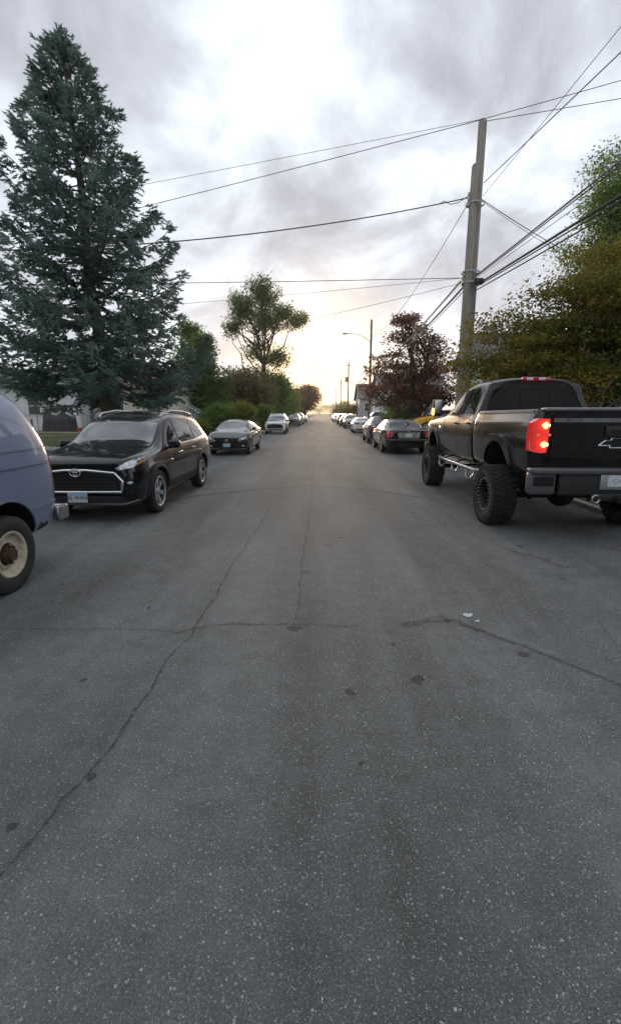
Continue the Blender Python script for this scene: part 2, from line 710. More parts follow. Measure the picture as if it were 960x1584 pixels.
def tyre_mesh(R, W, rr, lugs=0):
    bm = bmesh.new()
    h = W / 2
    prof = [(rr - 0.012, -h * 0.80), (rr + 0.012, -h * 0.92), ((R + rr) / 2, -h * 1.0), (R - 0.03, -h * 0.93), (R - 0.006, -h * 0.78),
            (R, -h * 0.5), (R - 0.007, -h * 0.47), (R - 0.007, -h * 0.40), (R, -h * 0.37), (R, -h * 0.06), (R - 0.007, -h * 0.04),
            (R - 0.007, h * 0.04), (R, h * 0.06), (R, h * 0.37), (R - 0.007, h * 0.40), (R - 0.007, h * 0.47), (R, h * 0.5),
            (R - 0.006, h * 0.78), (R - 0.03, h * 0.93), ((R + rr) / 2, h * 1.0), (rr + 0.012, h * 0.92), (rr - 0.012, h * 0.80)]
    if lugs:
        prof = [(r if r < R - 0.02 else r - 0.014, a) for r, a in prof]
    bm_lathe(bm, prof, 48)
    for k in range(lugs):
        for row, (xo, wx, tw) in enumerate(((-0.68, 0.60, 0.25), (-0.16, 0.36, -0.3), (0.16, 0.36, 0.3), (0.68, 0.60, -0.25))):
            a = 2 * math.pi * (k + (0.5 if row % 2 else 0)) / lugs
            M = Matrix.Rotation(a, 4, 'X') @ Matrix.Translation((xo * h, 0, R - 0.008)) @ Matrix.Rotation(tw, 4, 'Z')
            r = bmesh.ops.create_cube(bm, size=1.0)
            for v in r['verts']:
                t = 0.82 if v.co.z > 0 else 1
                v.co = M @ Vector((v.co.x * wx * h * t, v.co.y * 2 * math.pi * R / lugs * 0.56 * t, v.co.z * 0.017))
        for s in (-1, 1):       # side biters
            a = 2 * math.pi * (k + 0.25 * s) / lugs
            M = Matrix.Rotation(a, 4, 'X') @ Matrix.Translation((s * h * 0.965, 0, R - 0.045))
            r = bmesh.ops.create_cube(bm, size=1.0)
            for v in r['verts']:
                v.co = M @ Vector((v.co.x * 0.010, v.co.y * 0.035, v.co.z * 0.05))
    return to_mesh(bm, 'tyre', True, 35)


def rim_mesh(rr, W, style):
    """outer face towards +X; slot 0 face metal, slot 1 dark barrel"""
    bm = bmesh.new()
    h = W / 2
    if style == 'steel':
        prof = [(rr - 0.012, -h * 0.8), (rr + 0.004, h * 0.86), (rr - 0.012, h * 0.9), (rr - 0.024, h * 0.82), (rr - 0.035, h * 0.5), (rr - 0.05, h * 0.42),
                (rr * 0.66, h * 0.32), (rr * 0.60, h * 0.50), (rr * 0.52, h * 0.54), (rr * 0.46, h * 0.36)]
        bm_lathe(bm, prof, 40)
        bm_lathe(bm, [(rr * 0.46, h * 0.36), (rr * 0.40, h * 0.30), (rr * 0.40, h * 0.62), (rr * 0.30, h * 0.74), (rr * 0.27, h * 1.0), (0.001, h * 1.02)], 28, mi=1)
        for k in range(8):
            a = 2 * math.pi * k / 8
            M = Matrix.Translation((h * 0.66, rr * 0.36 * math.cos(a), rr * 0.36 * math.sin(a))) @ Matrix.Rotation(math.pi / 2, 4, 'Y')
            r = bmesh.ops.create_cone(bm, cap_ends=True, segments=6, radius1=0.014, radius2=0.012, depth=0.04, matrix=M)
            for v in r['verts']:
                for f in v.link_faces:
                    f.material_index = 1
    else:
        deep = 0.15 if style == 'offroad' else 0.5
        bm_lathe(bm, [(rr - 0.012, -h * 0.8), (rr - 0.05, -h * 0.6), (rr - 0.055, h * 0.45), (rr - 0.03, h * 0.80)], 40, mi=1)
        bm_lathe(bm, [(rr - 0.03, h * 0.80), (rr - 0.008, h * 0.92), (rr + 0.004, h * 0.86), (rr - 0.01, h * 0.78)], 40)
        bm_lathe(bm, [(rr - 0.05, -h * 0.2), (0.001, -h * 0.2)], 24, mi=1)      # brake disc
        x0 = h * deep
        bm_lathe(bm, [(rr * 0.24, x0 - 0.05), (rr * 0.25, x0 + 0.004), (rr * 0.16, x0 + 0.016), (rr * 0.15, x0 + 0.03), (0.001, x0 + 0.034)], 20)
        ns = {'five': 5, 'offroad': 8, 'split': 6, 'wire': 14}[style]
        for k in range(ns):
            a0 = 2 * math.pi * k / ns + 0.2
            for da in ((-0.12, 0.12) if style == 'split' else (0.0,)):
                a = a0 + da
                wid = {'five': 0.075, 'offroad': 0.05, 'split': 0.042, 'wire': 0.02}[style]
                r = bmesh.ops.create_cube(bm, size=1.0)
                M = Matrix.Rotation(a, 4, 'X')
                for v in r['verts']:
                    out = v.co.z > 0
                    z = rr * 0.955 if out else rr * 0.18
                    wy = wid * (1.0 if out else 0.8)
                    xx = (h * (0.72 if style != 'offroad' else 0.55) if out else x0)
                    v.co = M @ Vector((xx + (0.0 if v.co.x > 0 else -0.03), v.co.y * wy, z))
        if style == 'offroad':
            for k in range(24):
                a = 2 * math.pi * k / 24
                M = Matrix.Translation((h * 0.88, (rr - 0.022) * math.cos(a), (rr - 0.022) * math.sin(a))) @ Matrix.Rotation(math.pi / 2, 4, 'Y')
                r = bmesh.ops.create_cone(bm, cap_ends=True, segments=6, radius1=0.009, radius2=0.007, depth=0.03, matrix=M)
                for v in r['verts']:
                    for f in v.link_faces:
                        f.material_index = 2
    return to_mesh(bm, 'rim', True, 35)


def add_wheels(v, R, W, rr, style, xs, ys, mats, lugs=0):
    tm = tyre_mesh(R, W, rr, lugs)
    rm = rim_mesh(rr, W, style)
    for y in ys:
        for s in (1, -1):
            i = v.add('wheel', None, [], None, (s * xs, y, R), 0 if s > 0 else math.pi)
            v.add('tyre', tm, [RUBBER], i)
            v.add('rim', rm, mats, i)


def sec(w, zb, zbelt, xr, zr, ztop, wb=0.935, low=0.975, mid=0.66):
    return [(0, zb), (w * 0.86, zb), (w * low, zb + 0.13), (w, zb + mid * (zbelt - zb)), (w * wb, zbelt), (xr, zr), (xr * 0.6, ztop - 0.008), (0, ztop)]


def emblem_ovals(s=1.0):
    """three interlocked oval rings"""
    bm = bmesh.new()

    def ring(rx, rz, cx, cz, t):
        n = 28
        pts = [(cx + rx * math.cos(2 * math.pi * k / n), 0, cz + rz * math.sin(2 * math.pi * k / n)) for k in range(n)]
        pts.append(pts[0])
        bm_tube(bm, pts, t, 6, False)
    ring(0.062 * s, 0.042 * s, 0, 0, 0.006 * s)
    ring(0.018 * s, 0.036 * s, 0, -0.003 * s, 0.005 * s)
    ring(0.040 * s, 0.014 * s, 0, 0.018 * s, 0.005 * s)
    return to_mesh(bm, 'emblem', True)


def plate_part(v, y, z, s, mats_plate, ink, front=True, w=0.30, h=0.15, name='license_plate', tilt=0.0):
    me = box_mesh('license_plate', (w, 0.006, h), 0.002)
    i = v.add(name, me, [mats_plate], None, (0, y, z))
    if s:
        t = text_mesh(s, h * 0.52)
        xform_mesh(t, Matrix.Translation((0, 0.0042 if front else -0.0042, -0.006)) @ (FRONT_M if front else REAR_M))
        v.add('plate_lettering', t, [ink], i)
    return i


def mirror_part(v, x, y, z, shell, s=1.0, tall=1.0):
    for sg in (1, -1):
        bm = bmesh.new()
        bm_box(bm, Vector((sg * (x + 0.12), y, z + 0.02)), (0.22 * s, 0.11, 0.15 * s * tall), 0.04, seg=3)
        bm_box(bm, Vector((sg * (x + 0.02), y + 0.01, z - 0.04)), (0.12, 0.06, 0.05), 0.012)
        i = v.add('wing_mirror', to_mesh(bm, 'wing_mirror', True, 40), [shell])
        v.add('mirror_glass', box_mesh('mirror_glass', (0.17 * s, 0.006, 0.11 * s * tall), 0.002), [CHROME], i, (sg * (x + 0.125), y - 0.056, z + 0.02))


def handle_parts(v, spots, m):
    for (y, z) in spots:
        for s, pr in ((1, 'R'), (-1, 'L')):
            h = v.hit(pr, y, z)
            bm = bmesh.new()
            bm_box(bm, Vector((0, 0, 0)), (0.03, 0.20, 0.03), 0.01)
            v.add('door_handle', to_mesh(bm, 'door_handle', True, 40), [m], None, (h.x + s * 0.012, y, z))


# ------------------------------------------------------------------ SUV
def make_suv(detail='near'):
    v = Veh()
    st = [(2.49, sec(0.66, 0.34, 0.82, 0.60, 0.93, 0.95)),
          (2.44, sec(0.83, 0.28, 0.90, 0.72, 0.99, 1.02)),
          (2.25, sec(0.945, 0.26, 0.97, 0.79, 1.055, 1.085)),
          (1.75, sec(0.975, 0.25, 1.01, 0.81, 1.095, 1.125)),
          (1.24, sec(0.975, 0.25, 1.05, 0.80, 1.13, 1.17)),
          (0.82, sec(0.975, 0.25, 1.07, 0.745, 1.42, 1.48)),
          (0.38, sec(0.975, 0.25, 1.08, 0.685, 1.65, 1.715)),
          (-0.40, sec(0.975, 0.25, 1.09, 0.675, 1.71, 1.775)),
          (-1.25, sec(0.985, 0.25, 1.12, 0.665, 1.69, 1.76)),
          (-1.98, sec(0.97, 0.27, 1.15, 0.65, 1.62, 1.70)),
          (-2.26, sec(0.94, 0.32, 1.12, 0.70, 1.32, 1.40)),
          (-2.42, sec(0.86, 0.36, 1.02, 0.66, 1.08, 1.12)),
          (-2.48, sec(0.68, 0.40, 0.90, 0.52, 0.98, 1.0))]
    body = cage_mesh(st, [(1, 0.5), (4, 0.55), (5, 0.35)], 3)
    v.set_body(body)
    R = 0.375
    FY, RY = 1.52, -1.32
    cut = cut_cylinders(body, [(FY, R, R + 0.055, s * 0.55, s * 1.3) for s in (1, -1)] + [(RY, R, R + 0.055, s * 0.55, s * 1.3) for s in (1, -1)])
    v.add('body', cut, ['PAINT', WELL])
    # glazing
    v.patch('windshield', [(-0.73, 1.15), (0.73, 1.15), (0.69, 1.38), (0.615, 1.645), (-0.615, 1.645), (-0.69, 1.38)], 'F', [SHIELD], 0.004)
    v.ribbon('windshield_trim', [(-0.76, 1.14), (-0.715, 1.39), (-0.64, 1.662), (0.64, 1.662), (0.715, 1.39), (0.76, 1.14)], 'F', [TRIM], 0.03, 0.003)
    v.patch('rear_window', [(-0.60, 1.20), (0.60, 1.20), (0.50, 1.52), (-0.50, 1.52)], 'B', [GLASS], 0.004)
    sw = [[(0.99, 1.13), (0.16, 1.14), (0.16, 1.58), (0.36, 1.55), (0.62, 1.43)],
          [(0.10, 1.145), (-0.88, 1.16), (-0.92, 1.58), (0.10, 1.60)],
          [(-0.98, 1.165), (-1.75, 1.22), (-1.62, 1.40), (-1.42, 1.52), (-1.02, 1.575)]]
    v.patch('window_surround', [(1.10, 1.105), (0.36, 1.11), (-0.88, 1.13), (-1.84, 1.19), (-1.66, 1.43), (-1.43, 1.55), (-0.95, 1.61), (0.10, 1.63), (0.40, 1.585), (0.68, 1.44)], 'S', [TRIM], 0.003)
    for w in sw:
        v.patch('side_window', w, 'S', [GLASS], 0.006)
    v.ribbon('belt_moulding', [(1.05, 1.108), (0.2, 1.118), (-0.88, 1.138), (-1.80, 1.195)], 'S', [CHROME], 0.022, 0.008)
    # panel gaps
    for ln in ([(1.02, 1.09), (1.05, 0.75), (0.98, 0.40), (0.90, 0.36)], [(0.13, 1.12), (0.10, 0.7), (0.12, 0.36)],
               [(-0.95, 1.14), (-0.86, 0.85), (-0.80, 0.62)]):
        v.ribbon('door_gap', ln, 'S', [GAP], 0.009)
    v.ribbon('hood_gap', [(-0.70, 2.30), (-0.80, 2.0), (-0.82, 1.5), (-0.80, 1.2)], 'T', [GAP], 0.01)
    v.ribbon('hood_gap', [(0.70, 2.30), (0.80, 2.0), (0.82, 1.5), (0.80, 1.2)], 'T', [GAP], 0.01)
    # cladding and sills
    v.ribbon('sill_cladding', [(1.05, 0.42), (-0.86, 0.42)], 'S', [TRIM], 0.15, 0.012, res=0.12)
    for y in (FY, RY):
        v.ribbon('wheel_arch_trim', arc(y, R, R + 0.06, -15, 195, 22), 'S', [TRIM], off=0.018, other=arc(y, R, R + 0.125, -15, 195, 22))
    handle_parts(v, [(0.30, 0.96), (-0.68, 0.99)], CHROME)
    mirror_part(v, 0.90, 0.86, 1.13, BLACK_PAINT)
    # front end: grille, lamps, badge, plate
    g = [(-0.58, 0.79), (-0.68, 0.67), (-0.66, 0.53), (0.66, 0.53), (0.68, 0.67), (0.58, 0.79), (0.16, 0.825), (-0.16, 0.825)]
    gi = v.patch('grille', g, 'F', [GAP], 0.006, 0.05)[0]
    go = [(-0.60, 0.825), (-0.73, 0.675), (-0.695, 0.495), (0.695, 0.495), (0.73, 0.675), (0.60, 0.825), (0.17, 0.875), (-0.17, 0.875)]
    fr_ = []
    for i_ in range(len(go)):
        p0, p1 = Vector(go[i_]).lerp(Vector(g[i_]), 0.5), Vector(go[(i_ + 1) % 8]).lerp(Vector(g[(i_ + 1) % 8]), 0.5)
        for j_ in range(6):
            q_ = p0.lerp(p1, j_ / 6)
            hh_ = v.hit('F', q_.x, q_.y)
            fr_.append((q_.x, hh_.y + 0.012, q_.y))
    v.add('grille_frame', tube_mesh('grille_frame', fr_ + [fr_[0]], 0.021, 10), [CHROME], gi)
    for k in range(5):
        z = 0.565 + k * 0.052
        v.ribbon('grille_bar', [(-0.60 + 0.02 * (i % 2) + i * 0.06, z + (0.014 if i % 2 else -0.014)) for i in range(21)], 'F', [TRIM], 0.014, 0.012, parent=gi)
    h = v.hit('F', 0, 0.815)
    v.add('emblem', emblem_ovals(1.35), [CHROME], None, (0, h.y + 0.035, 0.815))
    v.patch('emblem_disc', [(0.085 * math.cos(a * math.pi / 10), 0.815 + 0.058 * math.sin(a * math.pi / 10)) for a in range(20)], 'F', [GAP], 0.024, 0.05)
    for s in (-1, 1):
        hl = v.patch('headlight', [(s * 0.60, 0.875), (s * 0.66, 0.84), (s * 0.84, 0.865), (s * 0.93, 0.965), (s * 0.925, 1.03), (s * 0.78, 0.985)], 'F', [LENS], 0.006, 0.03)[0]
        v.ribbon('lamp_outline', [(s * 0.60, 0.875), (s * 0.66, 0.84), (s * 0.84, 0.875), (s * 0.925, 0.965)], 'F', [GAP], 0.014, 0.009, parent=hl, res=0.02)
        v.patch('side_marker', [(s * 0.865, 0.90), (s * 0.915, 0.955), (s * 0.918, 0.985), (s * 0.87, 0.955)], 'F', [AMBER], 0.010, 0.02, parent=hl)
        v.patch('fog_lamp', [(s * 0.80 + 0.035 * math.cos(a * math.pi / 6), 0.655 + 0.022 * math.sin(a * math.pi / 6)) for a in range(12)], 'F', [LENS], 0.014, 0.03)
        v.patch('bumper_scoop', [(s * 0.70, 0.46), (s * 0.82, 0.45), (s * 0.91, 0.53), (s * 0.88, 0.58), (s * 0.79, 0.57)], 'F', ['PAINT'], 0.03, 0.04)
    v.patch('lower_intake', [(-0.74, 0.355), (0.74, 0.355), (0.66, 0.45), (-0.66, 0.45)], 'F', [TRIM], 0.008, 0.06)
    v.ribbon('bumper_lip', [(-0.90, 0.37), (-0.72, 0.32), (0.72, 0.32), (0.90, 0.37)], 'F', [SATIN], 0.03, 0.02)
    # rear
    for s in (-1, 1):
        v.patch('tail_light', [(s * 0.50, 0.98), (s * 0.86, 1.0), (s * 0.90, 1.10), (s * 0.55, 1.07)], 'B', [REDLENS], 0.008, 0.04)
        for sg in (0,):
            rail = []
            for q, (yy, lift) in enumerate(((0.36, 0.0), (0.24, 0.05), (-0.4, 0.055), (-1.2, 0.055), (-1.72, 0.05), (-1.86, 0.0))):
                hh = v.hit('T', s * 0.60, yy)
                rail.append((s * 0.60, yy, hh.z + lift))
            v.add('roof_rail', tube_mesh('roof_rail', rail, [0.02, 0.024, 0.02, 0.02, 0.024, 0.02], 8), [SATIN])
    for k, (a, b) in enumerate(((-0.55, 0.02), (0.05, 0.60))):
        pts = [(a, 1.27 + 0.03, 1.185), ((a + b) / 2, 1.19, 1.20), (b, 1.15, 1.215)]
        v.add('wiper', tube_mesh('wiper', pts, 0.011, 6), [TRIM])
    add_wheels(v, R, 0.235, 0.262, 'split', 0.835, (FY, RY), [ALLOY, RIMDARK])
    return v


# ------------------------------------------------------------------ sedans (parametric)
def make_sedan(kind):
    v = Veh()
    if kind == 'compact':
        hw, H, N, C, WT, RT, D, T = 0.89, 1.45, 2.32, 1.12, 0.30, -0.95, -1.72, -2.32
        zn, zh, zb1, zb2, zd, zb = 0.74, 1.0, 0.95, 1.03, 1.10, 0.20
        FY, RY, R, rr = 1.40, -1.30, 0.32, 0.21
    elif kind == 'formal':
        hw, H, N, C, WT, RT, D, T = 0.995, 1.50, 2.72, 1.15, 0.42, -1.0, -1.75, -2.75
        zn, zh, zb1, zb2, zd, zb = 0.80, 1.02, 0.99, 1.02, 1.08, 0.22
        FY, RY, R, rr = 1.62, -1.38, 0.345, 0.22
    else:   # coupe
        hw, H, N, C, WT, RT, D, T = 0.92, 1.38, 2.35, 0.95, 0.15, -0.85, -1.65, -2.33
        zn, zh, zb1, zb2, zd, zb = 0.76, 0.98, 0.94, 1.0, 1.08, 0.19
        FY, RY, R, rr = 1.42, -1.28, 0.33, 0.22
    k = hw / 0.95
    wr = 0.575 * k if kind != 'formal' else 0.60
    st = [(N, sec(hw * 0.62, zb + 0.10, zn - 0.10, hw * 0.52, zn - 0.05, zn - 0.03)),
          (N - 0.06, sec(hw * 0.83, zb + 0.03, zn - 0.05, hw * 0.70, zn, zn + 0.02)),
          (N - 0.26, sec(hw * 0.96, zb, zn + 0.03, hw * 0.78, zn + 0.07, zn + 0.09)),
          ((N + C) / 2, sec(hw, zb, (zn + zh) / 2 + 0.03, hw * 0.80, (zn + zh) / 2 + 0.09, (zn + zh) / 2 + 0.11)),
          (C, sec(hw, zb, zb1, hw * 0.78, zh, zh + 0.03)),
          ((C + WT) / 2, sec(hw, zb, zb1 + 0.01, hw * 0.71, (zh + H) / 2 - 0.02, (zh + H) / 2 + 0.05)),
          (WT, sec(hw, zb, zb1 + 0.02, wr, H - 0.075, H - 0.015)),
          ((WT + RT) / 2, sec(hw, zb, (zb1 + zb2) / 2 + 0.01, wr, H - 0.06, H + 0.01)),
          (RT, sec(hw, zb, zb2, wr, H - 0.09, H - 0.03)),
          ((RT + D) / 2, sec(hw, zb, zb2 + 0.01, hw * 0.68, (zd + H) / 2 - 0.02, (zd + H) / 2 + 0.02)),
          (D, sec(hw * 0.99, zb, zb2 + 0.01, hw * 0.77, zd - 0.02, zd)),
          ((D + T) / 2 - 0.1, sec(hw * 0.97, zb + 0.03, zb2, hw * 0.78, zd - 0.025, zd)),
          (T + 0.08, sec(hw * 0.90, zb + 0.08, zd - 0.10, hw * 0.74, zd - 0.05, zd - 0.02)),
          (T, sec(hw * 0.74, zb + 0.12, zd - 0.16, hw * 0.62, zd - 0.10, zd - 0.08))]
    body = cage_mesh(st, [(1, 0.5), (4, 0.5), (5, 0.4)], 2)
    v.set_body(body)
    cut = cut_cylinders(body, [(y, R, R + 0.045, s * 0.5, s * 1.3) for s in (1, -1) for y in (FY, RY)])
    v.add('body', cut, ['PAINT', WELL])
    v.patch('windshield', [(-hw * 0.74, zh + 0.03), (hw * 0.74, zh + 0.03), (wr * 0.92, H - 0.085), (-wr * 0.92, H - 0.085)], 'F', [SHIELD], 0.004)
    v.patch('rear_window', [(-hw * 0.70, zd + 0.03), (hw * 0.70, zd + 0.03), (wr * 0.90, H - 0.10), (-wr * 0.90, H - 0.10)], 'B', [GLASS], 0.004)
    bl = (zb1 + zb2) / 2 + 0.03
    zt = H - 0.115
    mid = (WT + RT) / 2 - 0.05
    v.patch('window_surround', [(C - 0.06, bl - 0.02), (RT - 0.50, bl + 0.02), (RT - 0.05, zt + 0.01), (mid, zt + 0.03), (WT + 0.02, zt + 0.005)], 'S', [CHROME if kind == 'formal' else TRIM], 0.003)
    v.patch('side_window', [(C - 0.20, bl), (mid + 0.04, bl + 0.005), (mid + 0.04, zt), (WT, zt - 0.015)], 'S', [GLASS], 0.006)
    v.patch('side_window', [(mid - 0.04, bl + 0.005), (RT - 0.36, bl + 0.03), (RT - 0.04, zt - 0.02), (mid - 0.04, zt)], 'S', [GLASS], 0.006)
    for ln in ([(C - 0.12, bl - 0.03), (C - 0.10, 0.6), (C - 0.18, zb + 0.1)], [(mid, bl - 0.02), (mid, zb + 0.1)], [(RT - 0.25, bl - 0.02), (RT - 0.12, 0.72), (RT + 0.05, zb + 0.14)]):
        v.ribbon('door_gap', ln, 'S', [GAP], 0.01)
    handle_parts(v, [(mid + 0.2, bl - 0.13), (RT - 0.02, bl - 0.11)], CHROME)
    mirror_part(v, hw * 0.92, C - 0.22, bl + 0.02, TRIM, 0.85)
    v.ribbon('side_moulding', [(C - 0.2, 0.56), (RT + 0.02, 0.56)], 'S', ['PAINT' if kind == 'compact' else CHROME if kind == 'formal' else TRIM], 0.035, 0.008, res=0.15)
    fw = hw * 0.9
    for s in (-1, 1):
        v.patch('headlight', [(s * fw * 0.52, zn - 0.10), (s * fw * 0.60, zn - 0.16), (s * fw * 0.93, zn - 0.06), (s * fw * 1.0, zn + 0.03), (s * fw * 0.75, zn - 0.02)], 'F', [LENS], 0.006, 0.03)
        if kind == 'formal':
            v.patch('tail_light', [(s * hw * 0.66, zd - 0.12), (s * hw * 0.70, zd - 0.36), (s * hw * 0.90, zd - 0.36), (s * hw * 0.93, zd - 0.09)], 'B', [REDLENS], 0.012, 0.04)
        elif kind == 'compact':
            v.patch('tail_light', [(s * hw * 0.46, zd - 0.12), (s * hw * 0.55, zd - 0.28), (s * hw * 0.88, zd - 0.26), (s * hw * 0.92, zd - 0.08)], 'B', [REDLENS], 0.012, 0.04)
        else:
            v.patch('tail_light', [(s * hw * 0.42, zd - 0.16), (s * hw * 0.42, zd - 0.31), (s * hw * 0.84, zd - 0.30), (s * hw * 0.86, zd - 0.15)], 'B', [REDLENS], 0.012, 0.04)
        v.patch('fog_lamp', [(s * fw * 0.76, 0.37), (s * fw * 0.90, 0.37), (s * fw * 0.90, 0.43), (s * fw * 0.78, 0.44)], 'F', [LENS], 0.008, 0.03)
    if kind == 'compact':
        v.patch('grille', [(-0.58, zn - 0.36), (0.58, zn - 0.36), (0.52, zn - 0.20), (0.30, zn - 0.14), (-0.30, zn - 0.14), (-0.52, zn - 0.20)], 'F', [GAP], 0.008, 0.05)
        v.ribbon('grille_bar', [(-0.62, zn - 0.09), (-0.25, zn - 0.115), (0.25, zn - 0.115), (0.62, zn - 0.09)], 'F', [TRIM], 0.045, 0.012)
        v.ribbon('bumper_lip', [(-0.76, 0.285), (-0.5, 0.27), (0.5, 0.27), (0.76, 0.285)], 'F', [SATIN], 0.035, 0.012)
        h = v.hit('F', 0, zn - 0.115)
        v.add('emblem', emblem_ovals(1.0), [CHROME], None, (0, h.y + 0.025, zn - 0.115))
        h = v.hit('F', 0, 0.43)
        plate_part(v, h.y + 0.03, 0.43, '', PLATE_BLUE, None)
    elif kind == 'formal':
        v.patch('grille', [(-0.40, zn - 0.30), (0.40, zn - 0.30), (0.42, zn - 0.04), (-0.42, zn - 0.04)], 'F', [CHROME], 0.012, 0.05)
        p = v.patch('plate_panel', [(-0.42, zd - 0.38), (0.42, zd - 0.38), (0.46, zd - 0.14), (-0.46, zd - 0.14)], 'B', [DULLCHROME], 0.012, 0.06)[0]
        v.ribbon('panel_frame', [(-0.42, zd - 0.38), (-0.46, zd - 0.14), (0.46, zd - 0.14), (0.42, zd - 0.38)], 'B', [CHROME], 0.035, 0.022, closed=True, parent=p)
        for s in (-1, 1):
            v.patch('reverse_lamp', [(s * 0.30, zd - 0.33), (s * 0.42, zd - 0.33), (s * 0.43, zd - 0.20), (s * 0.30, zd - 0.20)], 'B', [LENS], 0.020, 0.04)
        v.ribbon('bumper_strip', [(-hw * 0.88, zd - 0.44), (-hw * 0.6, zd - 0.45), (hw * 0.6, zd - 0.45), (hw * 0.88, zd - 0.44)], 'B', [CHROME], 0.03, 0.016)
        v.ribbon('bumper_strip', [(-1.72, zd - 0.44), (-2.6, zd - 0.44)], 'S', [CHROME], 0.03, 0.012)
        h = v.hit('B', 0, zd - 0.27)
        plate_part(v, h.y - 0.035, zd - 0.27, '', PLATE_WHITE, None, False)
        v.ribbon('trunk_gap', [(-hw * 0.62, zd - 0.42), (-hw * 0.62, zd - 0.10), (hw * 0.62, zd - 0.10), (hw * 0.62, zd - 0.42)], 'B', [GAP], 0.012, 0.003)
        bm = bmesh.new()
        bm_box(bm, Vector((0, 0, 0)), (0.03, 0.02, 0.07), 0.005)
        h = v.hit('B', 0, zd - 0.10)
        v.add('emblem', to_mesh(bm, 'emblem', True, 40), [CHROME], None, (0, h.y - 0.02, zd - 0.10))
    else:
        v.patch('grille', [(-0.50, zn - 0.24), (0.50, zn - 0.24), (0.48, zn - 0.08), (-0.48, zn - 0.08)], 'F', [GAP], 0.008, 0.05)
        h = v.hit('B', 0, zd - 0.23)
        plate_part(v, h.y - 0.03, zd - 0.23, '', mat('plate green blue', (0.16, 0.33, 0.36), 0.4), None, False)
        v.patch('rear_valance', [(-0.7, 0.27), (0.7, 0.27), (0.66, 0.40), (-0.66, 0.40)], 'B', [TRIM], 0.01, 0.06)
        sp = bmesh.new()
        bm_box(sp, Vector((0, T + 0.16, zd + 0.06)), (1.35, 0.16, 0.025), 0.008)
        for s in (-1, 1):
            bm_box(sp, Vector((s * 0.5, T + 0.18, zd + 0.02)), (0.05, 0.10, 0.07), 0.006)
        v.add('spoiler', to_mesh(sp, 'spoiler', True, 40), ['PAINT'])
    add_wheels(v, R, 0.21, rr, 'five' if kind != 'formal' else 'wire', hw - 0.125, (FY, RY), [ALLOY, RIMDARK])
    return v


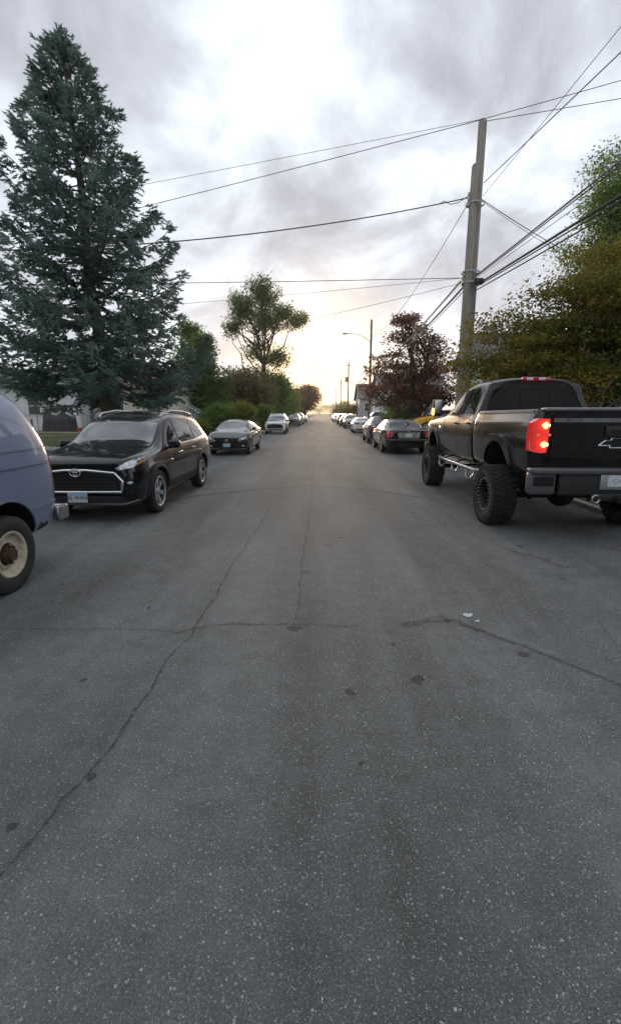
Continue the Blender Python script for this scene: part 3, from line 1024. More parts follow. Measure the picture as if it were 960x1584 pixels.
# ------------------------------------------------------------------ lifted pickup
def make_pickup():
    v = Veh()

    def ps(w, zb, zbelt, xr, zr, zt, dy=0.0):
        return [(0, zb), (w * 0.9, zb), (w * 0.975, zb + 0.10), (w, zb + 0.60), (w * 0.935, zbelt), (xr, zr, dy), (xr * 0.6, zt, dy), (0, zt + 0.006, dy)]
    st = [(2.96, ps(0.80, 1.00, 1.32, 0.66, 1.42, 1.45)),
          (2.90, ps(0.96, 0.92, 1.44, 0.80, 1.53, 1.56)),
          (2.62, ps(1.02, 0.88, 1.54, 0.85, 1.62, 1.66)),
          (1.95, ps(1.02, 0.84, 1.58, 0.86, 1.655, 1.70)),
          (1.32, ps(1.02, 0.82, 1.62, 0.85, 1.69, 1.735)),
          (0.92, ps(1.02, 0.82, 1.63, 0.80, 1.96, 2.03)),
          (0.50, ps(1.02, 0.82, 1.635, 0.76, 2.20, 2.29)),
          (-0.10, ps(1.02, 0.82, 1.64, 0.755, 2.255, 2.345)),
          (-0.58, ps(1.02, 0.82, 1.645, 0.75, 2.245, 2.335)),
          (-0.73, ps(1.02, 0.82, 1.65, 0.745, 2.23, 2.31, 0.05)),
          (-0.78, ps(1.015, 0.82, 1.65, 0.745, 2.215, 2.285, 0.06))]
    body = cage_mesh(st, [(1, 0.6), (4, 0.6), (5, 0.5)], 3, 0.75)
    v.set_body(body)
    R, FY, RY = 0.465, 2.0, -2.0
    cut = cut_cylinders(body, [(FY, 0.76, 0.53, s * 0.5, s * 1.4) for s in (1, -1)])
    v.add('cab', cut, ['PAINT', WELL])
    v.patch('windshield', [(-0.80, 1.73), (0.80, 1.73), (0.70, 2.22), (-0.70, 2.22)], 'F', [SHIELD], 0.004)
    rw = v.patch('rear_window', [(-0.80, 1.68), (0.80, 1.68), (0.755, 1.90), (0.685, 2.10), (0.62, 2.15), (-0.62, 2.15), (-0.685, 2.10), (-0.755, 1.90)], 'B', [GLASS], 0.006, 0.08)[0]
    v.ribbon('window_rail', [(-0.25, 1.72), (-0.24, 2.12), (0.24, 2.12), (0.25, 1.72)], 'B', [GAP], 0.022, 0.012, closed=True, parent=rw)
    v.patch('side_window', [(1.02, 1.68), (0.22, 1.69), (0.20, 2.16), (0.42, 2.14), (0.72, 1.97)], 'S', [GLASS], 0.006)
    v.patch('side_window', [(0.14, 1.69), (-0.56, 1.70), (-0.58, 2.12), (-0.52, 2.165), (0.13, 2.17)], 'S', [GLASS], 0.006)
    v.ribbon('window_gasket', [(1.10, 1.665), (0.2, 1.672), (-0.62, 1.68), (-0.635, 2.13), (-0.54, 2.19), (0.2, 2.195), (0.45, 2.165), (0.78, 1.97)], 'S', [TRIM], 0.02, 0.004, closed=True)
    for ln in ([(1.22, 1.62), (1.22, 1.0), (1.15, 0.90)], [(0.18, 1.66), (0.18, 0.90)], [(-0.64, 1.66), (-0.66, 1.35), (-0.58, 1.1), (-0.55, 0.90)], [(1.18, 0.905), (-0.55, 0.905)]):
        v.ribbon('door_gap', ln, 'S', [GAP], 0.012)
    handle_parts(v, [(0.36, 1.52), (-0.46, 1.53)], TRIM)
    for s in (1, -1):
        pr = 'R' if s > 0 else 'L'
        h = v.hit(pr, 1.45, 1.42)
        v.add('fender_badge', box_mesh('fender_badge', (0.008, 0.26, 0.05), 0.003), [CHROME], None, (h.x, 1.42, 1.40))
        bm = bmesh.new()
        bm_box(bm, Vector((s * 1.20, 0.98, 1.83)), (0.19, 0.13, 0.36), 0.04, seg=3)
        bm_box(bm, Vector((s * 1.04, 0.97, 1.74)), (0.20, 0.06, 0.06), 0.012)
        mi = v.add('wing_mirror', to_mesh(bm, 'wing_mirror', True, 40), [TRIM])
        v.add('mirror_glass', box_mesh('mirror_glass', (0.145, 0.006, 0.28), 0.002), [DULLCHROME], mi, (s * 1.20, 0.912, 1.85))
        v.add('marker_lamp', box_mesh('marker_lamp', (0.05, 0.075, 0.15), 0.015), [mat('amber lamp lit', (0.5, 0.2, 0.02), 0.3, emit=(1.0, 0.42, 0.06), estr=2.6)], mi, (s * 1.285, 0.955, 1.745))
    # roof brake lamp: red ends, clear middle
    bl = v.add('brake_lamp', box_mesh('brake_lamp', (0.46, 0.05, 0.075), 0.012), [REDLENS], None, (0, -0.735, 2.295))
    for s in (-1, 1):
        v.add('cargo_lens', box_mesh('cargo_lens', (0.11, 0.05, 0.045), 0.006), [PLATE_WHITE], bl, (s * 0.10, -0.004, 0.004))
    # front end
    v.patch('grille', [(-0.72, 1.02), (0.72, 1.02), (0.66, 1.38), (-0.66, 1.38)], 'F', [TRIM], 0.02, 0.08)
    for s in (-1, 1):
        v.patch('headlight', [(s * 0.74, 1.14), (s * 0.96, 1.20), (s * 0.94, 1.42), (s * 0.70, 1.38)], 'F', [LENS], 0.015, 0.04)
    bm = bmesh.new()
    bm_box(bm, Vector((0, 2.98, 0.86)), (1.96, 0.22, 0.28), 0.06, seg=3)
    v.add('front_bumper', to_mesh(bm, 'front_bumper', True, 40), [TRIM])

    # cargo bed
    def bs(w, top, zb=0.86):
        return [(0, zb), (w * 0.9, zb), (w * 0.985, zb + 0.09), (w, zb + 0.58), (w * 0.975, top - 0.17), (w * 0.915, top), (w * 0.7, top), (0, top)]
    bst = [(-0.79, bs(1.0, 1.735)), (-0.83, bs(1.015, 1.745)), (-1.2, bs(1.02, 1.75)), (-2.0, bs(1.02, 1.755)), (-2.8, bs(1.02, 1.76)), (-3.10, bs(1.015, 1.765)), (-3.16, bs(1.0, 1.755))]
    bed = cage_mesh(bst, [(1, 0.6), (4, 0.55), (5, 0.8)], 3)
    cab_bvh = v.bvh
    v.set_body(bed)
    bcut = cut_cylinders(bed, [(RY, 0.76, 0.54, s * 0.5, s * 1.4) for s in (1, -1)], [((0, -1.95, 1.62), (1.62, 2.16, 0.62))])
    bi = v.add('cargo_bed', bcut, ['PAINT', WELL])
    fl_i = arc(RY, 0.76, 0.535, 2, 178, 24)
    sq = lambda r, p: [(RY + math.copysign(abs(math.cos(a)) ** p, math.cos(a)) * r * 1.02, 0.76 + math.copysign(abs(math.sin(a)) ** p, math.sin(a)) * r)
                       for a in (math.radians(2 + 176 * i / 24) for i in range(25))]
    v.ribbon('fender_flare', fl_i, 'S', ['PAINT'], off=0.03, other=sq(0.63, 0.85), parent=bi, res=0.05)
    v.ribbon('fender_crease', sq(0.72, 0.6)[3:-3], 'S', [GAP], 0.006, 0.002, parent=bi)
    v.ribbon('bed_rail_cap', [(-0.86, 1.715), (-3.02, 1.73)], 'S', [TRIM], 0.03, 0.008, parent=bi, res=0.2)
    ff_i, ff_o = arc(FY, 0.76, 0.525, 5, 175, 24), arc(FY, 0.76, 0.60, 5, 175, 24)
    bvb, v.bvh = v.bvh, cab_bvh
    v.ribbon('fender_flare', ff_i, 'S', ['PAINT'], off=0.03, other=ff_o, res=0.05)
    v.bvh = bvb
    for s in (1, -1):
        h = v.hit('R', -1.02, 1.46)
        bm = bmesh.new()
        bmesh.ops.create_cone(bm, cap_ends=True, segments=16, radius1=0.012, radius2=0.012, depth=0.01, matrix=Matrix.Rotation(math.pi / 2, 4, 'Y'))
        v.add('badge_dot', to_mesh(bm, 'badge_dot'), [CHROME], bi, (s * h.x, -1.02, 1.42))
    # tailgate with its raised lip, handle and outlined cross-shaped emblem
    tg = v.patch('tailgate', [(-0.765, 1.04), (0.765, 1.04), (0.77, 1.70), (-0.77, 1.70)], 'B', ['PAINT'], 0.022, 0.10)[0]
    GREYBAND = mat('grey tailgate band', (0.20, 0.205, 0.22), 0.35, 0.3, 0.15, 8, coat=0.6)
    v.patch('tailgate_band', [(-0.765, 1.595), (0.765, 1.595), (0.765, 1.645), (-0.765, 1.645)], 'B', [GREYBAND], 0.030, 0.2, parent=tg)
    for x in (-0.60, -0.45, 0.45, 0.60):
        v.add('tailgate_bolt', box_mesh('tailgate_bolt', (0.018, 0.01, 0.018), 0.003), [GAP], tg, (x, v.hit('B', x, 1.62).y - 0.032, 1.62))
    bm = bmesh.new()
    bm_box(bm, Vector((0, -3.155, 1.755)), (1.80, 0.13, 0.045), 0.018, seg=3)
    v.add('tailgate_spoiler', to_mesh(bm, 'tailgate_spoiler', True, 40), [GREYBAND], tg)
    v.ribbon('tailgate_crease', [(-0.74, 1.165), (0.74, 1.165)], 'B', [GAP], 0.008, 0.0235, parent=tg, res=0.2)
    hy = v.hit('B', 0, 1.5).y
    hd = v.add('tailgate_handle', box_mesh('tailgate_handle', (0.30, 0.035, 0.13), 0.012), [TRIM], tg, (0, hy - 0.03, 1.485))
    v.add('handle_recess', box_mesh('handle_recess', (0.17, 0.02, 0.035), 0.006), [GAP], tg, (0.0, hy - 0.043, 1.485))
    q = 0.21
    bt = [(-q, -0.033), (-q * 0.62, 0.033), (-q * 0.34, 0.033), (-q * 0.34 + 0.012, 0.062), (q * 0.38, 0.062), (q * 0.34, 0.033), (q, 0.033), (q * 0.62, -0.033), (q * 0.34, -0.033), (q * 0.34 - 0.012, -0.062), (-q * 0.38, -0.062), (-q * 0.34, -0.033)]
    bm = bmesh.new()
    cc = [Vector((x, 0, z)) for x, z in bt]
    for i in range(len(cc)):
        a, b = cc[i], cc[(i + 1) % len(cc)]
        bm_tube(bm, [a, b], 0.0085, 6)
    em = v.add('emblem', to_mesh(bm, 'emblem', True, 50), [CHROME], tg, (0, hy - 0.032, 1.335))
    bm = bmesh.new()
    f = bm.faces.new([bm.verts.new((x, 0, z)) for x, z in bt])
    r = bmesh.ops.extrude_face_region(bm, geom=[f])
    for g in r['geom']:
        if isinstance(g, bmesh.types.BMVert):
            g.co.y += 0.012
    v.add('emblem_fill', to_mesh(bm, 'emblem_fill'), [GAP], tg, (0, hy - 0.034, 1.335))
    # tail lamps, lit
    LIT = mat('tail lamp lit', (0.5, 0.01, 0.01), 0.15, 0.0, 0.0, coat=1.0, emit=(1.0, 0.035, 0.02), estr=0.42)
    BULB = mat('tail lamp bulb', (0.9, 0.5, 0.1), 0.2, 0.0, 0.0, emit=(1.0, 0.36, 0.035), estr=5.0)
    HOT = mat('tail lamp bulb core', (0.9, 0.6, 0.2), 0.2, 0.0, 0.0, emit=(1.0, 0.72, 0.22), estr=7.0)
    ln, ll = LIT.node_tree.nodes, LIT.node_tree.links
    ltc = nd(ln, 'ShaderNodeTexCoord')
    lab_ = nd(ln, 'ShaderNodeVectorMath', operation='ABSOLUTE')
    ll.new(ltc.outputs['Object'], lab_.inputs[0])
    glow = None
    for zz in (1.555, 1.315):
        ds = nd(ln, 'ShaderNodeVectorMath', operation='DISTANCE')
        ds.inputs[1].default_value = (0.87, 3.21, zz)
        ll.new(lab_.outputs[0], ds.inputs[0])
        f_ = math_n(ln, ll, 'DIVIDE', 0.0032, math_n(ln, ll, 'ADD', math_n(ln, ll, 'POWER', ds.outputs['Value'], 2.0), 0.002))
        glow = f_ if glow is None else math_n(ln, ll, 'ADD', glow, f_)
    wv_ = nd(ln, 'ShaderNodeTexWave', i_Scale=14.0, i_Distortion=1.5)
    wv_.bands_direction = 'Z'
    ll.new(ltc.outputs['Object'], wv_.inputs['Vector'])
    glow = math_n(ln, ll, 'MULTIPLY', glow, math_n(ln, ll, 'ADD', math_n(ln, ll, 'MULTIPLY', wv_.outputs['Fac'], 0.7), 0.5))
    ll.new(math_n(ln, ll, 'ADD', glow, 0.03), ln['Principled BSDF'].inputs['Emission Strength'])
    for s in (-1, 1):
        bm = bmesh.new()
        prof = [(s * 0.82, 1.635), (s * 0.83, 1.215), (s * 0.90, 1.205), (s * 0.985, 1.235), (s * 1.0, 1.40), (s * 0.985, 1.585), (s * 0.93, 1.645)]
        fr = [bm.verts.new((x * (1.035 if abs(x) > 0.95 else 1), -3.215 + max(0, abs(x) - 0.88) * 0.45, z)) for x, z in prof]
        bk = [bm.verts.new((x * (1.045 if abs(x) > 0.95 else 1.03), -3.08, z)) for x, z in prof]
        bm.faces.new(fr)
        for i in range(len(fr)):
            j = (i + 1) % len(fr)
            bm.faces.new((fr[i], fr[j], bk[j], bk[i]))
        bmesh.ops.bevel(bm, geom=[e for e in bm.edges if all(w in fr for w in e.verts)], offset=0.015, segments=2, affect='EDGES')
        ti = v.add('tail_light', to_mesh(bm, 'tail_light', True, 35), [LIT])
        for z in (1.555, 1.315):
            for nm, rad, mm, off in (('bulb_glow', 0.044, BULB, 0.012), ('bulb_core', 0.024, HOT, 0.020)):
                bm = bmesh.new()
                n = 16
                bm_lathe(bm, [(rad, 0.0), (rad * 0.8, -0.006), (0.001, -0.009)], n, axis='Z')
                for w_ in bm.verts:
                    an = math.atan2(w_.co.y, w_.co.x)
                    w_.co.x *= 1 + 0.12 * math.cos(4 * an)
                    w_.co.y *= 1 + 0.12 * math.cos(4 * an)
                me = to_mesh(bm, nm, True)
                xform_mesh(me, Matrix.Rotation(-math.pi / 2, 4, 'X') @ Matrix.Identity(4))
                v.add('bulb', me, [mm], ti, (s * 0.865, -3.19 - off, z))
        v.add('lens_bar', box_mesh('lens_bar', (0.17, 0.012, 0.03), 0.004), [mat('pink lens', (0.6, 0.16, 0.15), 0.2, emit=(1, 0.15, 0.1), estr=0.25)], ti, (s * 0.875, -3.186, 1.435))
    # bumper with corner steps, plate bay and hitch
    BUMP = mat('grey bumper', (0.09, 0.093, 0.098), 0.4, 0.2, 0.2, 10)
    bm = bmesh.new()
    bm_box(bm, Vector((0, -3.30, 0.99)), (2.10, 0.20, 0.075), 0.025, seg=3)
    b0 = v.add('rear_bumper', to_mesh(bm, 'rear_bumper', True, 40), [BUMP])
    bm = bmesh.new()
    bm_box(bm, Vector((0, -3.27, 0.83)), (1.42, 0.16, 0.30), 0.03, seg=2)
    v.add('bumper_skin', to_mesh(bm, 'bumper_skin', True, 40), [TRIM], b0)
    for s in (-1, 1):
        bm = bmesh.new()
        bm_box(bm, Vector((s * 0.895, -3.265, 0.83)), (0.31, 0.17, 0.29), 0.04, seg=3)
        v.add('bumper_corner', to_mesh(bm, 'bumper_corner', True, 40), [BUMP], b0)
        v.add('corner_step', box_mesh('corner_step', (0.25, 0.03, 0.12), 0.015), [GAP], b0, (s * 0.895, -3.345, 0.86))
    v.add('plate_bay', box_mesh('plate_bay', (0.46, 0.03, 0.20), 0.01), [SATIN], b0, (0, -3.355, 0.86))
    plate_part(v, -3.374, 0.875, 'CH07', PLATE_WHITE, PLATE_PALE, False)
    bm = bmesh.new()
    bm_box(bm, Vector((0, -3.30, 0.655)), (0.62, 0.12, 0.10), 0.02)
    bm_box(bm, Vector((0, -3.45, 0.64)), (0.075, 0.30, 0.075), 0.01)
    bm_box(bm, Vector((0, -3.58, 0.685)), (0.05, 0.05, 0.02), 0.005)
    hi = v.add('tow_hitch', to_mesh(bm, 'tow_hitch', True, 40), [TRIM])
    bm = bmesh.new()
    bmesh.ops.create_uvsphere(bm, u_segments=16, v_segments=10, radius=0.032, matrix=Matrix.Translation((0, -3.58, 0.725)))
    bm_tube(bm, [(0, -3.58, 0.67), (0, -3.58, 0.71)], 0.014, 8)
    bm_tube(bm, [(0.02, -3.42, 0.69), (0.1, -3.44, 0.69), (0.16, -3.44, 0.66)], 0.012, 6)
    v.add('hitch_ball', to_mesh(bm, 'hitch_ball', True, 40), [CHROME], hi)
    for s in (-1, 1):
        pts = [(s * 0.26 + 0.045 * math.cos(a), -3.37, 0.64 + 0.05 * math.sin(a)) for a in [k * math.pi / 6 for k in range(2, 13)]]
        v.add('tow_shackle', tube_mesh('tow_shackle', pts, 0.011, 6), [DULLCHROME], hi)
    # running gear
    bm = bmesh.new()
    for s in (-1, 1):
        bm_box(bm, Vector((s * 0.45, -0.1, 0.80)), (0.09, 5.9, 0.16), 0.01)
        bm_tube(bm, [(s * 0.56, -1.2, 0.62), (s * 0.56, -2.0, 0.55), (s * 0.56, -2.9, 0.66)], 0.04, 6)
        bm_tube(bm, [(s * 0.50, -2.12, 0.42), (s * 0.62, -2.28, 0.95)], 0.035, 8)
    bm_tube(bm, [(-0.85, RY, R), (0.85, RY, R)], 0.055, 10)
    bm_tube(bm, [(-0.85, FY, R), (0.85, FY, R)], 0.05, 10)
    bmesh.ops.create_uvsphere(bm, u_segments=16, v_segments=10, radius=0.19, matrix=Matrix.Translation((0.0, RY, R)))
    bm_tube(bm, [(0, -1.9, 0.5), (0, 0.6, 0.66)], 0.05, 8)
    bm_tube(bm, [(0.3, 0.9, 0.70), (0.34, -1.3, 0.70), (0.62, -2.4, 0.72), (0.70, -2.95, 0.66)], 0.05, 8)
    v.add('chassis', to_mesh(bm, 'chassis', True, 40), [UNDER])
    bm = bmesh.new()
    bm_lathe(bm, [(0.10, -0.08), (0.24, -0.11), (0.36, -0.12), (0.42, -0.08), (0.43, 0.0), (0.42, 0.08), (0.36, 0.12), (0.10, 0.1)], 32, axis='Z')
    v.add('spare_wheel', to_mesh(bm, 'spare_wheel', True, 40), [RUBBER], None, (0, -2.72, 0.73))
    # side step bars with hoops
    for s in (-1, 1):
        bm = bmesh.new()
        bm_tube(bm, [(s * 0.85, 1.42, 0.82), (s * 1.0, 1.38, 0.745), (s * 1.02, 1.25, 0.735), (s * 1.02, -1.15, 0.735), (s * 1.0, -1.27, 0.745), (s * 0.85, -1.3, 0.82)], 0.032, 10)
        for y in (0.98, -0.02, -0.95):
            bm_tube(bm, [(s * 1.02, y + 0.26, 0.72), (s * 1.05, y + 0.16, 0.61), (s * 1.06, y + 0.10, 0.585), (s * 1.06, y - 0.10, 0.585), (s * 1.05, y - 0.16, 0.61), (s * 1.02, y - 0.24, 0.72)], 0.019, 8)
            bm_box(bm, Vector((s * 1.055, y, 0.605)), (0.07, 0.20, 0.012))
        for y in (1.1, 0.2, -0.8):
            bm_tube(bm, [(s * 0.5, y, 0.86), (s * 1.0, y, 0.745)], 0.018, 6)
        v.add('step_bar', to_mesh(bm, 'step_bar', True, 40), [DULLCHROME])
    add_wheels(v, R, 0.345, 0.265, 'offroad', 0.985, (FY, RY), [DARKRIM, RIMDARK, ALLOY], 34)
    return v


# ------------------------------------------------------------------ old full-size van
def make_van():
    v = Veh()

    def vs_(w, top, zb=0.43, t4=0, t5=0, t6=0):
        return [(0, zb), (w * 0.88, zb), (w * 0.975, zb + 0.10), (w, 0.98), (w * 0.985, 1.36, t4), (w * 0.86, top - 0.11, t5), (w * 0.55, top - 0.01, t6), (0, top + 0.01, t6)]
    st = [(2.70, [(0, 0.50), (0.66, 0.50), (0.74, 0.60), (0.76, 0.85), (0.74, 1.02), (0.62, 1.10), (0.4, 1.11), (0, 1.12)]),
          (2.62, [(0, 0.45), (0.82, 0.45), (0.92, 0.58), (0.94, 0.90), (0.90, 1.10), (0.76, 1.18), (0.5, 1.20), (0, 1.21)]),
          (2.15, [(0, 0.43), (0.86, 0.43), (0.98, 0.55), (1.0, 0.95), (0.96, 1.20), (0.82, 1.28), (0.5, 1.31), (0, 1.32)]),
          (1.85, [(0, 0.43), (0.88, 0.43), (0.98, 0.55), (1.0, 0.98), (0.97, 1.26), (0.84, 1.36), (0.5, 1.40), (0, 1.41)]),
          (1.35, [(0, 0.43), (0.88, 0.43), (0.98, 0.55), (1.0, 0.98), (0.98, 1.34), (0.86, 1.80), (0.55, 1.88), (0, 1.90)]),
          (1.0, vs_(1.0, 2.02)), (0.0, vs_(1.0, 2.06)), (-1.2, vs_(1.0, 2.06)),
          (-1.9, vs_(1.0, 2.05, t5=0.05, t6=0.05)),
          (-2.28, vs_(0.995, 2.01, 0.45, 0.02, 0.16, 0.2)),
          (-2.52, vs_(0.96, 1.94, 0.47, 0.05, 0.26, 0.34)),
          (-2.62, vs_(0.86, 1.86, 0.50, 0.06, 0.30, 0.40))]
    body = cage_mesh(st, [(1, 0.5), (4, 0.25), (5, 0.2)], 3)
    v.set_body(body)
    R, FY, RY = 0.375, 1.8, -1.62
    cut = cut_cylinders(body, [(y, R + 0.03, 0.475, s * 0.5, s * 1.4) for s in (1, -1) for y in (FY, RY)])
    v.add('body', cut, ['PAINT', WELL])
    v.patch('windshield', [(-0.80, 1.42), (0.80, 1.42), (0.74, 1.84), (-0.74, 1.84)], 'F', [SHIELD], 0.004)
    v.patch('side_window', [(1.55, 1.42), (0.75, 1.42), (0.75, 1.84), (1.15, 1.83)], 'S', [GLASS], 0.005)
    for s in (-1, 1):
        v.patch('rear_window', [(s * 0.06, 1.30), (s * 0.68, 1.30), (s * 0.62, 1.72), (s * 0.06, 1.72)], 'B', [GLASS], 0.005)
    for z, w in ((1.355, 0.020), (1.20, 0.030)):
        v.ribbon('body_rib', [(0.6, z), (-0.8, z), (-2.40, z)], 'S', ['PAINT'], w, 0.016, res=0.12)
    v.ribbon('lower_rib', [(-2.02, 0.735), (-2.50, 0.745)], 'S', ['PAINT'], 0.03, 0.014, res=0.06)
    v.ribbon('lower_rib', [(0.9, 0.735), (-1.12, 0.735)], 'S', ['PAINT'], 0.03, 0.012, res=0.12)
    v.ribbon('wheel_lip', arc(RY, R + 0.03, 0.478, 8, 172, 20), 'S', ['PAINT'], off=0.014, other=arc(RY, R + 0.03, 0.51, 8, 172, 20))
    v.ribbon('wheel_lip', arc(FY, R + 0.03, 0.478, 8, 172, 20), 'S', ['PAINT'], off=0.014, other=arc(FY, R + 0.03, 0.51, 8, 172, 20))
    v.patch('rust_patch', [(-2.06, 0.44), (-2.09, 0.53), (-2.15, 0.50), (-2.19, 0.565), (-2.26, 0.52), (-2.32, 0.545), (-2.38, 0.50), (-2.42, 0.47)], 'S', [RUST], 0.003, 0.04, label='rusted-through lower quarter panel')
    v.patch('rust_patch', [(-1.18, 0.44), (-1.16, 0.50), (-1.05, 0.53), (-0.9, 0.47), (-0.6, 0.46), (-0.5, 0.44)], 'S', [RUST], 0.003, 0.05)
    v.ribbon('drip_rail', [(1.1, 1.93), (0.0, 1.95), (-1.9, 1.94)], 'S', [TRIM], 0.02, 0.012, res=0.12)
    v.ribbon('corner_moulding', [(-2.475, 1.30), (-2.50, 1.05), (-2.52, 0.80)], 'S', [SATIN], 0.02, 0.008, res=0.06)  # satin strip stands in for the pale reflection down the rear corner
    for ln in ([(1.5, 1.34), (1.55, 0.7), (1.45, 0.5)], [(0.68, 1.86), (0.66, 0.5)]):
        v.ribbon('door_gap', ln, 'S', [GAP], 0.012)
    handle_parts(v, [(0.85, 1.15)], CHROME)
    mirror_part(v, 0.97, 1.45, 1.42, TRIM, 1.0, 1.5)
    for s in (-1, 1):
        v.patch('tail_light', [(s * 0.885, 0.92), (s * 0.95, 0.92), (s * 0.95, 1.22), (s * 0.885, 1.22)], 'B', [REDLENS], 0.012, 0.04)
        v.patch('headlight', [(s * 0.52, 0.82), (s * 0.80, 0.82), (s * 0.80, 1.0), (s * 0.52, 1.0)], 'F', [LENS], 0.01, 0.04)
    v.patch('grille', [(-0.48, 0.80), (0.48, 0.80), (0.48, 1.02), (-0.48, 1.02)], 'F', [TRIM], 0.01, 0.06)
    for y, s in ((-2.66, -1), (2.76, 1)):
        bm = bmesh.new()
        bm_box(bm, Vector((0, y, 0.585)), (1.94, 0.11, 0.17), 0.03, seg=3)
        for sg in (-1, 1):
            bm_box(bm, Vector((sg * 0.945, y - s * 0.09, 0.585)), (0.06, 0.18, 0.165), 0.02, seg=2)
        v.add('bumper', to_mesh(bm, 'bumper', True, 40), [DULLCHROME])
    bm = bmesh.new()
    for s in (-1, 1):
        bm_box(bm, Vector((s * 0.42, 0, 0.46)), (0.09, 5.0, 0.12))
    bm_tube(bm, [(-0.8, RY, R), (0.8, RY, R)], 0.05, 8)
    bm_tube(bm, [(-0.8, FY, R), (0.8, FY, R)], 0.05, 8)
    v.add('chassis', to_mesh(bm, 'chassis', True, 40), [UNDER])
    CREAM = mat('cream steel rim', (0.50, 0.44, 0.33), 0.5, 0.0, 0.45, 16, 0.15, 60)
    add_wheels(v, R, 0.235, 0.225, 'steel', 0.885, (FY, RY), [CREAM, RUST])
    return v


suv_t = make_suv()
compact_t = make_sedan('compact')
formal_t = make_sedan('formal')
coupe_t = make_sedan('coupe')
pickup_t = make_pickup()
van_t = make_van()

PI = math.pi
VAN_BLUE = paint('faded blue van paint', (0.180, 0.220, 0.325), 0.1, 0.42, 0.15)
LEFT, RIGHT = 'vehicles parked along the left kerb', 'vehicles parked along the right kerb'
van_t.place('van', 'faded blue full-size van with rusty quarter panel and cream steel wheels', 'van', (-3.96, 2.48, 0), PI, VAN_BLUE, group=LEFT)

i0 = len(suv_t.parts)
h_ = suv_t.hit('F', 0, 0.44)
plate_part(suv_t, h_.y + 0.035, 0.43, 'BL·49494', PLATE_WHITE, PLATE_INK, True, 0.31, 0.155)
suv_t.add('plate_band', box_mesh('plate_band', (0.30, 0.0015, 0.05), 0.0), [PLATE_BLUE], i0, (0, 0.0035, 0.05))
suv_t.place('suv', 'glossy black SUV with chrome-edged grille, roof rails and blue-topped plate', 'suv', (-3.77, 9.32, 0), PI, BLACK_PAINT, group=LEFT)
compact_t.place('sedan', 'black compact sedan with pale blue front plate, behind the black SUV', 'sedan', (-3.92, 21.05, 0), PI, BLACK_PAINT, group=LEFT)
SK = ('license_plate', 'plate_lettering', 'plate_band', 'emblem', 'emblem_disc', 'wiper', 'hood_ridge', 'bumper_scoop')
suv_t.place('suv', 'white compact SUV by the leafy shrubs, facing down the street', 'suv', (-4.0, 41.3, 0), PI, WHITE_PAINT, (0.95, 0.95, 0.98), LEFT, SK, swap={'chrome': TRIM})
suv_t.place('suv', 'grey SUV parked behind the white SUV under the trees', 'suv', (-4.05, 66.6, 0), PI, GREY_PAINT, (0.96, 0.95, 0.97), LEFT, SK)
suv_t.place('suv', 'silver SUV at the kerb, parked next after the grey SUV', 'suv', (-3.9, 76.0, 0), PI, SILVER_PAINT, (0.97, 0.97, 1.05), LEFT, SK)
compact_t.place('sedan', 'small dark red sedan at the kerb, parked next after the silver SUV', 'sedan', (-3.9, 93.0, 0), PI, RED_PAINT, (1, 1, 1), LEFT, SK)
pickup_t.place('pickup_truck', 'lifted black crew-cab pickup truck with lit tail lamp and mud tyres', 'pickup truck', (3.74, 9.10, 0), 0, TRUCK_PAINT, (1.05, 1, 1), group=RIGHT)
formal_t.place('sedan', 'long black formal sedan with chrome plate panel and red tail lamps', 'sedan', (3.62, 22.0, 0), 0, BLACK_PAINT, group=RIGHT)
compact_t.place('sedan', 'dark navy sedan between the long black sedan and the white coupe', 'sedan', (3.55, 28.5, 0), 0, NAVY_PAINT, (1.03, 1.03, 1.04), RIGHT, SK)
coupe_t.place('coupe', 'white coupe with tail spoiler and blue-green rear plate', 'coupe', (3.65, 43.2, 0), 0, WHITE_PAINT, group=RIGHT)
suv_t.place('suv', 'tan SUV facing against the row, next after the white coupe', 'suv', (3.55, 56.6, 0), PI, TAN_PAINT, (0.95, 0.95, 0.93), RIGHT, SK)
compact_t.place('sedan', 'dark grey sedan just beyond the tan SUV', 'sedan', (3.4, 66.5, 0), 0, GREY_PAINT, (1, 1, 1), RIGHT, SK)
suv_t.place('suv', 'dark red SUV in the row beyond the tan SUV', 'suv', (3.3, 74.5, 0), 0, RED_PAINT, (0.95, 0.95, 0.95), RIGHT, SK)
FAR = 'far vehicles on the right kerb'
compact_t.place('sedan', 'white sedan far down the street, next after the dark red SUV', 'sedan', (3.2, 100.0, 0), PI, WHITE_PAINT, (1, 1, 1), FAR, SK)
suv_t.place('suv', 'grey SUV far down the street, next after the far white sedan', 'suv', (3.4, 112.0, 0), 0, GREY_PAINT, (0.95, 0.95, 0.95), FAR, SK)
compact_t.place('sedan', 'dark red sedan at the far end of the row of parked vehicles', 'sedan', (3.4, 125.0, 0), 0, RED_PAINT, (1, 1, 1), FAR, SK)

# ------------------------------------------------------------------ ground
KL, KR = -4.98, 4.86          # kerb lines


def smooth01(t):
    t = np.clip(t, 0, 1)
    return t * t * (3 - 2 * t)


def h_left(x, y):
    return 0.06 + 0.39 * smooth01((-x - 6.5) / 8) + 0.05 * np.sin(x * 0.9) * np.cos(y * 0.7) * smooth01((-x - 5.4) / 1.5)


def h_right(x, y):
    return 0.06 + 0.89 * smooth01((x - 5.6) / 4.5) * smooth01((y - 14) / 12) + 0.04 * np.sin(x * 1.3) * np.cos(y * 0.8) * smooth01((x - 5.3) / 1.5)


